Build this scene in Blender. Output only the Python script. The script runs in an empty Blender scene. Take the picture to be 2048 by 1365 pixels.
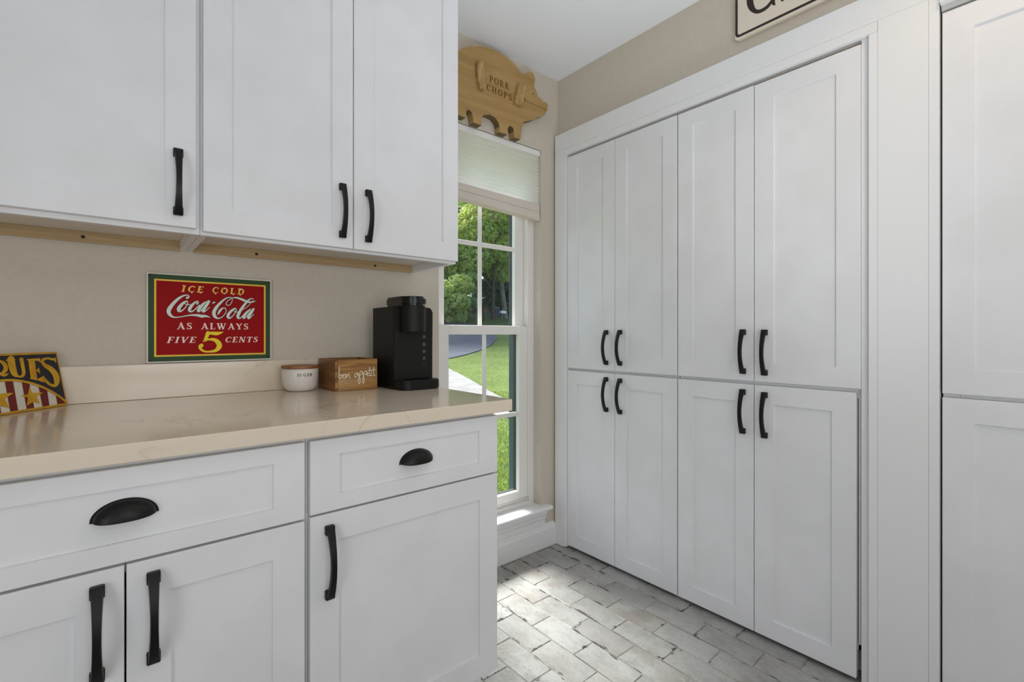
import bpy, bmesh, math, random
from mathutils import Vector, Matrix
random.seed(7)
SC = bpy.context.scene
COL = SC.collection
PI = math.pi

# ------------------------------------------------------------------ camera
F, TH, V0, H = 942.0, math.radians(40.16), 669.5, 1.104
SN, CS = math.sin(TH), math.cos(TH)
cd = bpy.data.cameras.new('camera')
cam = bpy.data.objects.new('camera', cd); COL.objects.link(cam)
cam.location = (0, 0, H); cam.rotation_euler = (PI/2, 0, -TH)
cd.sensor_width = 36; cd.lens = 36*F/2048; cd.shift_y = -(682.5-V0)/2048
cd.clip_start = 0.02; cd.clip_end = 400
SC.camera = cam

# ------------------------------------------------------------------ light
w = bpy.data.worlds.new('sky'); SC.world = w; w.use_nodes = True
nt = w.node_tree; bg = nt.nodes['Background']
sky = nt.nodes.new('ShaderNodeTexSky'); sky.sky_type = 'NISHITA'; sky.sun_disc = False
sky.sun_elevation = math.radians(61); sky.sun_rotation = math.radians(0); sky.dust_density = 2.0
nt.links.new(sky.outputs[0], bg.inputs[0]); bg.inputs[1].default_value = 0.34

def light(name, kind, loc, energy, color=(1, 1, 1), target=None, **kw):
    d = bpy.data.lights.new(name, kind); o = bpy.data.objects.new(name, d); COL.objects.link(o)
    o.location = loc; d.energy = energy; d.color = color
    for k, v in kw.items(): setattr(d, k, v)
    if target is not None:
        o.rotation_euler = (Vector(target)-Vector(loc)).to_track_quat('-Z', 'Y').to_euler()
    return o
light('sun', 'SUN', (2, 8, 12), 12, (1, .985, .96), target=(2-.12*12, 8-.555*12, 0), angle=math.radians(20))
light('fill_front', 'AREA', (-.1, -3.1, 1.0), 14, (.92, .965, 1), target=(-.2, 1, .7), shape='RECTANGLE', size=2.6, size_y=1.6)  # unseen fill lamp added behind the camera, brightens cabinet fronts and window wall
light('fill_side', 'AREA', (-2.3, -1.0, .9), 36, (.93, .97, 1), target=(1.8, 1.2, 1.0), shape='RECTANGLE', size=2.0, size_y=1.4)  # added area lamp out of view on the left, lifts the pantry doors
light('ceiling_fill_area', 'AREA', (.3, -.75, 1.15), 11, (.93, .97, 1), target=(.7, .1, 2.458), shape='RECTANGLE', size=.9, size_y=.9)  # extra lamp aimed upward, put in to brighten the ceiling
light('ceiling_fill_spot', 'SPOT', (1.25, .2, .5), 46, (.93, .97, 1), target=(1.25, .75, 2.458), spot_size=math.radians(80), spot_blend=1, shadow_soft_size=.25)  # added spot without a fixture, lightens the ceiling towards the window corner
light('overhead_fill', 'AREA', (.3, -1.6, 2.43), 6, (.96, .98, 1), target=(.3, -1.6, 0), shape='RECTANGLE', size=1.2, size_y=.6)  # added overhead area lamp with no fitting, soft general fill
SC.view_settings.view_transform = 'Standard'; SC.view_settings.look = 'None'
SC.view_settings.gamma = 1; SC.view_settings.use_curve_mapping = False
SC.view_settings.exposure = -0.09
SC.cycles.max_bounces = 10; SC.cycles.diffuse_bounces = 6; SC.cycles.transparent_max_bounces = 12
SC.cycles.use_denoising = True; SC.cycles.sample_clamp_indirect = 6

# ------------------------------------------------------------------ materials
def lin(c):
    return tuple(((v/255)/12.92 if v/255 <= .04045 else ((v/255+.055)/1.055)**2.4) for v in c)
def mat(name, rgb, rough=.5, metal=0, spec=.5, **kw):
    m = bpy.data.materials.new(name); m.use_nodes = True
    b = m.node_tree.nodes['Principled BSDF']
    b.inputs['Base Color'].default_value = (*lin(rgb), 1)
    b.inputs['Roughness'].default_value = rough; b.inputs['Metallic'].default_value = metal
    b.inputs['Specular IOR Level'].default_value = spec
    for k, v in kw.items(): b.inputs[k.replace('_', ' ')].default_value = v
    return m
def nodes(m): return m.node_tree.nodes, m.node_tree.links, m.node_tree.nodes['Principled BSDF']
def add_noise(m, rgb2, scale=20, stretch=(1, 1, 1), lo=.4, hi=.6, coord='Object', detail=4, bump=0, rand=False, dist=0):
    """mix a second colour in by noise, optional fine relief"""
    N, L, b = nodes(m)
    tc = N.new('ShaderNodeTexCoord'); mp = N.new('ShaderNodeMapping'); mp.inputs['Scale'].default_value = stretch
    L.new(tc.outputs[coord], mp.inputs['Vector'])
    if rand:
        oi = N.new('ShaderNodeObjectInfo'); mu = N.new('ShaderNodeMath'); mu.operation = 'MULTIPLY'; mu.inputs[1].default_value = 50
        L.new(oi.outputs['Random'], mu.inputs[0]); L.new(mu.outputs[0], mp.inputs['Location'])
    nz = N.new('ShaderNodeTexNoise'); nz.inputs['Scale'].default_value = scale; nz.inputs['Detail'].default_value = detail
    nz.inputs['Distortion'].default_value = dist
    L.new(mp.outputs[0], nz.inputs['Vector'])
    cr = N.new('ShaderNodeValToRGB'); cr.color_ramp.elements[0].position = lo; cr.color_ramp.elements[1].position = hi
    L.new(nz.outputs['Fac'], cr.inputs[0])
    mx = N.new('ShaderNodeMix'); mx.data_type = 'RGBA'
    src = b.inputs['Base Color']
    if src.is_linked: L.new(src.links[0].from_socket, mx.inputs['A'])
    else: mx.inputs['A'].default_value = src.default_value[:]
    mx.inputs['B'].default_value = (*lin(rgb2), 1)
    L.new(cr.outputs[0], mx.inputs['Factor']); L.new(mx.outputs['Result'], src)
    if bump:
        bp = N.new('ShaderNodeBump'); bp.inputs['Strength'].default_value = bump; bp.inputs['Distance'].default_value = .002
        L.new(nz.outputs['Fac'], bp.inputs['Height']); L.new(bp.outputs[0], b.inputs['Normal'])
    return m

M = {}
M['cab'] = add_noise(mat('cabinet_paint', (231, 231, 234), .38), (227, 227, 229), 6)
M['trim'] = mat('trim_paint', (232, 232, 233), .4)
M['wall'] = add_noise(mat('beige_wall_paint', (206, 197, 184), .85, spec=.2), (203, 194, 181), 60, bump=.15)
M['ceil'] = mat('ceiling_paint', (235, 238, 243), .9, spec=.2)
M['black'] = add_noise(mat('black_handle_metal', (12, 11, 10), .42, .0, .3), (18, 15, 13), 40)
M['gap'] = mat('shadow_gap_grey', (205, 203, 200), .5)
M['cleat'] = add_noise(mat('raw_rail_wood', (186, 160, 118), .6), (172, 145, 104), 5, (1, 8, 30))
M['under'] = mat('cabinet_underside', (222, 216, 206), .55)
M['plas'] = add_noise(mat('black_plastic', (9, 9, 8), .5, spec=.3), (19, 19, 17), 300)
M['gloss'] = mat('gloss_black_plastic', (9, 9, 9), .25, spec=.4)
M['btn'] = mat('button_grey', (70, 72, 72), .5)
M['tglass'] = None
M['white'] = mat('window_white_vinyl', (236, 234, 230), .35)
M['fabric'] = mat('shade_fabric', (247, 245, 240), .9, spec=.1)
M['railf'] = mat('shade_rail_fabric', (217, 206, 195), .8, spec=.2)
M['teal'] = add_noise(mat('teal_exterior_paint', (62, 88, 94), .5), (54, 80, 88), 12)
M['dark'] = mat('dark_gasket', (40, 38, 36), .6)
M['metal'] = mat('steel', (150, 145, 140), .35, 1)
M['hole'] = mat('dark_screw', (52, 40, 30), .6, .4)

# quartz with faint veins
q = mat('quartz', (226, 212, 193), .13)
N, L, b = nodes(q)
tc = N.new('ShaderNodeTexCoord'); nz = N.new('ShaderNodeTexNoise'); nz.inputs['Scale'].default_value = 2.2; nz.inputs['Detail'].default_value = 7
nz.inputs['Distortion'].default_value = 1.6
L.new(tc.outputs['Object'], nz.inputs['Vector'])
cr = N.new('ShaderNodeValToRGB'); e = cr.color_ramp.elements
e[0].position = .488; e[0].color = (0, 0, 0, 1); e[1].position = .512; e[1].color = (0, 0, 0, 1)
k = cr.color_ramp.elements.new(.5); k.color = (1, 1, 1, 1)
L.new(nz.outputs['Fac'], cr.inputs[0])
n2 = N.new('ShaderNodeTexNoise'); n2.inputs['Scale'].default_value = 3.1; L.new(tc.outputs['Object'], n2.inputs['Vector'])
c2 = N.new('ShaderNodeValToRGB'); c2.color_ramp.elements[0].position = .5; c2.color_ramp.elements[1].position = .68
L.new(n2.outputs['Fac'], c2.inputs[0])
mm = N.new('ShaderNodeMath'); mm.operation = 'MULTIPLY'; L.new(cr.outputs[0], mm.inputs[0]); L.new(c2.outputs[0], mm.inputs[1])
mx = N.new('ShaderNodeMix'); mx.data_type = 'RGBA'; mx.inputs['A'].default_value = (*lin((226, 212, 193)), 1); mx.inputs['B'].default_value = (*lin((205, 189, 168)), 1)
L.new(mm.outputs[0], mx.inputs['Factor']); L.new(mx.outputs['Result'], b.inputs['Base Color'])
M['quartz'] = q

# clear pane: mostly see-through with a weak mirror
g = bpy.data.materials.new('window_glass'); g.use_nodes = True; N, L = g.node_tree.nodes, g.node_tree.links
N.clear(); out = N.new('ShaderNodeOutputMaterial'); tr = N.new('ShaderNodeBsdfTransparent'); gl = N.new('ShaderNodeBsdfGlossy')
gl.inputs['Roughness'].default_value = .02; lw_ = N.new('ShaderNodeLayerWeight'); pw = N.new('ShaderNodeMath'); pw.operation = 'POWER'; pw.inputs[1].default_value = 5; L.new(lw_.outputs['Facing'], pw.inputs[0]); fr = N.new('ShaderNodeMath'); fr.operation = 'MULTIPLY_ADD'; L.new(pw.outputs[0], fr.inputs[0]); fr.inputs[1].default_value = .5; fr.inputs[2].default_value = .025; ms = N.new('ShaderNodeMixShader')
tr.inputs[0].default_value = (.97, .985, .98, 1)
L.new(fr.outputs[0], ms.inputs[0]); L.new(tr.outputs[0], ms.inputs[1]); L.new(gl.outputs[0], ms.inputs[2]); L.new(ms.outputs[0], out.inputs[0])
M['tglass'] = g

# translucent fabric
N, L, b = nodes(M['fabric'])
tl = N.new('ShaderNodeBsdfTranslucent'); tl.inputs[0].default_value = (.93, .92, .88, 1); ms = N.new('ShaderNodeMixShader'); ms.inputs[0].default_value = .55
o_ = N['Material Output']; L.new(b.outputs[0], ms.inputs[1]); L.new(tl.outputs[0], ms.inputs[2]); L.new(ms.outputs[0], o_.inputs[0])

# whitewashed brick
br = mat('whitewashed_brick', (168, 168, 165), .4)
N, L, b = nodes(br)
tc = N.new('ShaderNodeTexCoord'); oi = N.new('ShaderNodeObjectInfo'); mu = N.new('ShaderNodeMath'); mu.operation = 'MULTIPLY'; mu.inputs[1].default_value = 90
L.new(oi.outputs['Random'], mu.inputs[0])
def mth(op, a, bb=None, c=None):
    n = N.new('ShaderNodeMath'); n.operation = op
    for i, v in enumerate((a, bb, c)):
        if isinstance(v, (int, float)): n.inputs[i].default_value = v
        elif v is not None: L.new(v, n.inputs[i])
    return n.outputs[0]
def nse(scale, stretch=(1, 1, 1), detail=6, rough=.6, shift=0):
    mp = N.new('ShaderNodeMapping'); L.new(mth('ADD', mu.outputs[0], shift), mp.inputs['Location']); mp.inputs['Scale'].default_value = stretch; L.new(tc.outputs['Object'], mp.inputs['Vector'])
    nz = N.new('ShaderNodeTexNoise'); nz.inputs['Scale'].default_value = scale; nz.inputs['Detail'].default_value = detail; nz.inputs['Roughness'].default_value = rough; L.new(mp.outputs[0], nz.inputs['Vector'])
    return nz.outputs['Fac']
def sat(v, lo, hi):
    n = N.new('ShaderNodeMapRange'); n.inputs['From Min'].default_value = lo; n.inputs['From Max'].default_value = hi; L.new(v, n.inputs['Value']); return n.outputs[0]
def blend(fac, rgb):
    mx = N.new('ShaderNodeMix'); mx.data_type = 'RGBA'; src = b.inputs['Base Color']
    if src.is_linked: L.new(src.links[0].from_socket, mx.inputs['A'])
    else: mx.inputs['A'].default_value = src.default_value[:]
    mx.inputs['B'].default_value = (*lin(rgb), 1); L.new(fac, mx.inputs['Factor']); L.new(mx.outputs['Result'], src)
blend(mth('MULTIPLY', sat(nse(14, (1, .6, 1), 8, .7), .45, .66), .85), (140, 138, 134))          # clouded whitewash
blend(mth('MULTIPLY', sat(nse(4, shift=7), .52, .74), .7), (136, 124, 110))   # brown body showing through
blend(mth('MULTIPLY', sat(nse(120, (1, .5, 1), 3, shift=3), .56, .74), .5), (116, 112, 106))   # pitting
blend(mth('MULTIPLY', sat(oi.outputs['Random'], .55, 1), .45), (140, 138, 134))   # some bricks greyer
sx = N.new('ShaderNodeSeparateXYZ'); L.new(tc.outputs['Object'], sx.inputs[0])
ex = mth('SUBTRACT', .05, mth('ABSOLUTE', sx.outputs[0])); ey = mth('SUBTRACT', .104, mth('ABSOLUTE', sx.outputs[1]))
chip = mth('SUBTRACT', nse(30, (1, .38, 1), 7, .65, 11), mth('MULTIPLY_ADD', mth('MINIMUM', ex, mth('MULTIPLY', ey, 1.2)), 7.5, .535))
blend(sat(chip, 0, .05), (74, 70, 66))                                        # dark chips along the edges
bp = N.new('ShaderNodeBump'); bp.inputs['Strength'].default_value = .7; bp.inputs['Distance'].default_value = .004
L.new(nse(45, detail=5, shift=5), bp.inputs['Height']); L.new(bp.outputs[0], b.inputs['Normal'])
M['brick'] = br
M['grout'] = add_noise(mat('grout', (164, 161, 154), .8), (148, 144, 136), 60)

def wood(name, c1, c2, scale=6, stretch=(1, 12, 12), rough=.5, c3=None):
    m = add_noise(mat(name, c1, rough), c2, scale, stretch, .38, .64, detail=6, dist=.6, bump=.1)
    if c3: add_noise(m, c3, scale*.5, (stretch[0]*.6, stretch[1]*.5, stretch[2]*.5), .5, .72, detail=3)
    return m
M['pig'] = wood('honey_pine', (178, 145, 92), (162, 128, 74), 3, (1, 6, 9), .55)
M['pigblock'] = wood('rough_bark_wood', (188, 156, 100), (152, 120, 72), 14, (3, 3, 1), .7)
M['pigside'] = mat('pig_underside_brown', (104, 84, 52), .7)  # darker brown for the pig's down-facing faces
M['burn'] = mat('burnt_lettering', (112, 66, 22), .8)
M['box'] = wood('acacia_wood', (172, 126, 66), (122, 78, 34), 7, (1, 4, 14), .45, (198, 166, 116))
M['boxend'] = wood('acacia_dark', (142, 94, 44), (104, 64, 28), 7, (8, 1, 12), .45)
M['lid'] = wood('lid_wood', (150, 100, 54), (116, 72, 34), 10, (1, 9, 3), .45)
M['ceramic'] = mat('white_ceramic', (228, 222, 214), .22)
M['ink'] = mat('dark_ink', (52, 48, 44), .6)
M['white_ink'] = mat('white_ink', (236, 222, 196), .6)
M['s_white'] = mat('enamel_white', (226, 222, 212), .45, spec=.25)
M['s_green'] = mat('enamel_green', (44, 74, 38), .45, spec=.25)
M['s_red'] = mat('enamel_red', (156, 5, 10), .5, spec=.12)
M['s_yel'] = mat('enamel_yellow', (246, 204, 72), .45, spec=.25)
M['s_gold'] = mat('enamel_gold', (246, 218, 34), .45, spec=.25)
M['s_grey'] = mat('enamel_pale_grey', (224, 232, 222), .45, spec=.25)
M['s_line'] = mat('enamel_outline', (60, 4, 10), .45, spec=.25)
M['s_pink'] = mat('enamel_icy_pink', (250, 222, 214), .45, spec=.25)
M['a_gold'] = add_noise(mat('painted_gold', (214, 164, 36), .4), (200, 146, 26), 30)
M['a_navy'] = mat('painted_navy', (36, 38, 48), .45)
M['a_white'] = mat('painted_cream', (222, 216, 200), .45)
M['a_red'] = mat('painted_oxblood', (116, 30, 24), .45)
M['sgn'] = mat('sign_cream', (226, 214, 198), .55)
M['sgnink'] = mat('sign_dark_brown', (38, 26, 14), .55)
# outdoors
M['lawn'] = add_noise(mat('lawn', (88, 104, 52), .9, spec=.1), (72, 90, 41), 1.2, lo=.35, hi=.65, detail=8)
M['grass'] = add_noise(mat('grass_blades', (102, 118, 62), .7, spec=.2), (120, 132, 78), 2.5, lo=.35, hi=.65)
M['path'] = add_noise(mat('path_concrete', (130, 128, 125), .85), (116, 114, 110), 3)
M['drive'] = add_noise(mat('driveway_asphalt', (74, 78, 88), .85), (62, 66, 77), 2)
M['bark'] = add_noise(mat('bark', (96, 84, 68), .9), (70, 60, 48), 4, (4, 4, .6))
M['bark_pale'] = add_noise(mat('bark_pale', (150, 146, 132), .9), (112, 106, 92), 4, (4, 4, .6))
def translucent(m, c, f):
    N, L, b = nodes(m); t = N.new('ShaderNodeBsdfTranslucent'); t.inputs[0].default_value = (*lin(c), 1); s = N.new('ShaderNodeMixShader'); s.inputs[0].default_value = f
    L.new(b.outputs[0], s.inputs[1]); L.new(t.outputs[0], s.inputs[2]); L.new(s.outputs[0], N['Material Output'].inputs[0])
translucent(M['grass'], (150, 172, 84), .5)
add_noise(M['lawn'], (106, 118, 64), 14, lo=.45, hi=.7, detail=6)
def leafmat(name, c1, c2, tr):
    m = add_noise(mat(name, c1, .42, spec=.55), c2, .55, lo=.38, hi=.62, detail=5)
    N, L, b = nodes(m)
    t = N.new('ShaderNodeBsdfTranslucent'); t.inputs[0].default_value = (*lin(tr), 1); s = N.new('ShaderNodeMixShader'); s.inputs[0].default_value = .4
    L.new(b.outputs[0], s.inputs[1]); L.new(t.outputs[0], s.inputs[2]); L.new(s.outputs[0], N['Material Output'].inputs[0])
    return m
M['leaf_dark'] = leafmat('leaf_dark', (78, 112, 82), (44, 72, 52), (104, 146, 88))
M['leaf_mid'] = leafmat('leaf_mid', (140, 170, 116), (86, 122, 78), (180, 206, 112))
M['leaf_light'] = leafmat('leaf_light', (194, 208, 132), (136, 164, 88), (220, 228, 124))
M['bin'] = mat('bin_blue', (42, 52, 62), .5)
M['binlid'] = mat('bin_lid', (120, 132, 146), .5)
M['mb'] = add_noise(mat('mailbox_brown', (96, 70, 54), .7), (78, 56, 42), 8)
M['cable'] = mat('cable', (70, 78, 82), .6)

# ------------------------------------------------------------------ helpers
def box(bm, x0, x1, y0, y1, z0, z1, bevel=0):
    vs = [bm.verts.new(p) for p in ((x0, y0, z0), (x1, y0, z0), (x1, y1, z0), (x0, y1, z0), (x0, y0, z1), (x1, y0, z1), (x1, y1, z1), (x0, y1, z1))]
    fs = [bm.faces.new([vs[i] for i in f]) for f in ((3, 2, 1, 0), (4, 5, 6, 7), (0, 1, 5, 4), (1, 2, 6, 5), (2, 3, 7, 6), (3, 0, 4, 7))]
    if bevel:
        ed = {e for f in fs for e in f.edges}
        bmesh.ops.bevel(bm, geom=list(ed), offset=bevel, segments=1, affect='EDGES')
def boxes(*bs, bevel=0):
    bm = bmesh.new()
    for q in bs: box(bm, *q, bevel=bevel)
    return bm
def prism(bm, pts, d):
    """extrude a closed 3-D outline by the vector d"""
    a = [bm.verts.new(p) for p in pts]; c = [bm.verts.new(Vector(p)+Vector(d)) for p in pts]
    n = len(a); bm.faces.new(a); bm.faces.new(list(reversed(c)))
    for i in range(n): bm.faces.new((a[i], c[i], c[(i+1) % n], a[(i+1) % n]))
def fin(bm):
    bmesh.ops.recalc_face_normals(bm, faces=bm.faces[:])
    return bm
ORG = {}
def origin(o):
    return ORG.get(o.name, Vector((0, 0, 0))) if o else Vector((0, 0, 0))
def obj(name, bm, m, parent=None, smooth=False, at=None):
    """bm in world coordinates -> one mesh object whose own origin is `at` (default: the parent's)"""
    me = bpy.data.meshes.new(name)
    fin(bm)
    og = Vector(at) if at is not None else origin(parent)
    bmesh.ops.translate(bm, verts=bm.verts[:], vec=-og)
    bm.to_mesh(me); bm.free()
    for mm in (m if isinstance(m, (list, tuple)) else [m]): me.materials.append(mm)
    if smooth:
        for p in me.polygons: p.use_smooth = True
    o = bpy.data.objects.new(name, me); COL.objects.link(o)
    if parent: o.parent = parent
    o.location = og-origin(parent); ORG[o.name] = og
    return o
def tag(o, label=None, cat=None, group=None, kind=None):
    if label: o['label'] = label
    if cat: o['category'] = cat
    if group: o['group'] = group
    if kind: o['kind'] = kind
    return o
def thing(name, loc, label, cat, group=None):
    o = bpy.data.objects.new(name, None); COL.objects.link(o); o.location = loc; o.empty_display_size = .05
    ORG[o.name] = Vector(loc)
    return tag(o, label, cat, group)
def struct(name, bm, m, parent=None):
    o = obj(name, bm, m, parent); o['kind'] = 'structure'; return o
def placed(name, me, parent, world):
    """another object on shared mesh data, world = Matrix"""
    o = bpy.data.objects.new(name, me); COL.objects.link(o); o.parent = parent
    o.matrix_local = Matrix.Translation(-origin(parent)) @ world
    ORG[o.name] = Vector(world.translation)
    return o
def smooth_by_angle(me, a=35):
    for p in me.polygons: p.use_smooth = True
    try: me.set_sharp_from_angle(angle=math.radians(a))
    except Exception: pass
def lathe(bm, prof, c, seg=40):
    """prof = [(r,z)...] about a vertical axis at c"""
    rings = []
    for r, z in prof:
        if r < 1e-6: rings.append([bm.verts.new((c[0], c[1], c[2]+z))])
        else: rings.append([bm.verts.new((c[0]+r*math.cos(2*PI*i/seg), c[1]+r*math.sin(2*PI*i/seg), c[2]+z)) for i in range(seg)])
    for A, B in zip(rings, rings[1:]):
        for i in range(seg):
            j = (i+1) % seg
            if len(A) == 1 and len(B) == 1: continue
            if len(A) == 1: bm.faces.new((A[0], B[i], B[j]))
            elif len(B) == 1: bm.faces.new((A[i], A[j], B[0]))
            else: bm.faces.new((A[i], A[j], B[j], B[i]))
def tube(bm, pts, rad, seg=6):
    rings = []
    n = len(pts); pts = [Vector(p) for p in pts]
    for i, p in enumerate(pts):
        t = (pts[min(i+1, n-1)]-pts[max(i-1, 0)]).normalized()
        a = t.orthogonal().normalized() if i == 0 else (ref-t*ref.dot(t)).normalized()
        ref = a; bb = t.cross(a); r = rad[i] if isinstance(rad, (list, tuple)) else rad
        rings.append([bm.verts.new(p+r*(math.cos(2*PI*k/seg)*a+math.sin(2*PI*k/seg)*bb)) for k in range(seg)])
    for A, B in zip(rings, rings[1:]):
        for k in range(seg): bm.faces.new((A[k], A[(k+1) % seg], B[(k+1) % seg], B[k]))
    bm.faces.new(list(reversed(rings[0]))); bm.faces.new(rings[-1])
def rounded(x0, x1, y0, y1, r, seg=6, corners=(1, 1, 1, 1)):
    """rounded rectangle outline, corners order: x0y0, x1y0, x1y1, x0y1"""
    out = []
    for (cx, cy, a0, sx, sy), on in zip(((x0, y0, 180, 1, 1), (x1, y0, 270, -1, 1), (x1, y1, 0, -1, -1), (x0, y1, 90, 1, -1)), corners):
        if not on or r <= 0: out.append((cx, cy)); continue
        ox, oy = cx+sx*r, cy+sy*r
        for i in range(seg+1):
            a = math.radians(a0+90*i/seg); out.append((ox+r*math.cos(a), oy+r*math.sin(a)))
    return out
# a point of the photograph put on a real plane of the room
def ray(u, v):
    s = (u-1024)/F
    return Vector((SN+s*CS, CS-s*SN, (V0-v)/F))
def onY(u, v, Y):
    d = ray(u, v); p = d*(Y/d.y); return Vector((p.x, Y, p.z+H))
def onX(u, v, X):
    d = ray(u, v); p = d*(X/d.x); return Vector((X, p.y, p.z+H))

# ---------- drawn strokes (lettering): ribbons of varying width
def catmull(pts, n=6):
    if len(pts) < 3: return pts
    P_ = [pts[0]]+list(pts)+[pts[-1]]; out = []
    for i in range(1, len(P_)-2):
        a, b_, c, d = P_[i-1], P_[i], P_[i+1], P_[i+2]
        for k in range(n):
            t = k/n; t2, t3 = t*t, t*t*t
            out.append(tuple(.5*((2*b_[j])+(-a[j]+c[j])*t+(2*a[j]-5*b_[j]+4*c[j]-d[j])*t2+(-a[j]+3*b_[j]-3*c[j]+d[j])*t3) for j in range(3)))
    out.append(tuple(pts[-1])); return out
def ribbon(pts, smooth=True, cap=True):
    """[(x,y,width)] -> list of 2-D polygons"""
    if smooth: pts = catmull(pts)
    L_, R_ = [], []
    n = len(pts)
    for i, (x, y, w_) in enumerate(pts):
        x0, y0 = pts[max(i-1, 0)][:2]; x1, y1 = pts[min(i+1, n-1)][:2]
        l = math.hypot(x1-x0, y1-y0) or 1; nx, ny = -(y1-y0)/l, (x1-x0)/l; w_ = max(w_, 1e-5)
        L_.append((x+nx*w_/2, y+ny*w_/2)); R_.append((x-nx*w_/2, y-ny*w_/2))
    polys = [[L_[i], L_[i+1], R_[i+1], R_[i]] for i in range(n-1)]
    if cap and smooth:
        for x, y, w_ in (pts[0], pts[-1]):
            if w_ > 0: polys.append([(x+w_/2*math.cos(k*PI/5), y+w_/2*math.sin(k*PI/5)) for k in range(10)])
    return polys
def polys_mesh(polys, fn):
    """flat print; each polygon sits a hair above the one before so that overlaps never coincide"""
    bm = bmesh.new(); e = 1e-4
    for i, p in enumerate(polys):
        o_ = Vector(fn(*p[0])); n = (Vector(fn(p[0][0]+e, p[0][1]))-o_).cross(Vector(fn(p[0][0], p[0][1]+e))-o_)
        n = n.normalized() if n.length > 0 else Vector((0, -1, 0))
        if n.dot(Vector((0, 0, H))-o_) < 0: n = -n
        off = n*((i % 31)*1.0e-5)
        try: bm.faces.new([bm.verts.new(Vector(fn(x, y))+off) for x, y in p])
        except ValueError: pass
    return bm
def raw_obj(name, bm, m, parent):
    """like obj() but leaves face directions alone (flat print)"""
    me = bpy.data.meshes.new(name); bmesh.ops.translate(bm, verts=bm.verts[:], vec=-origin(parent)); bm.to_mesh(me); bm.free()
    me.materials.append(m); o = bpy.data.objects.new(name, me); COL.objects.link(o); o.parent = parent; ORG[o.name] = origin(parent)
    return o
T, t_, S_ = .19, .085, .075
def sf(x, y, h=.16): return ('s', [(x-h, y, S_), (x+h, y, S_)])
def st(*p): return ('s', list(p))
def cv(*p): return ('c', list(p))
b0, b1 = .0375, .9625
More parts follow.
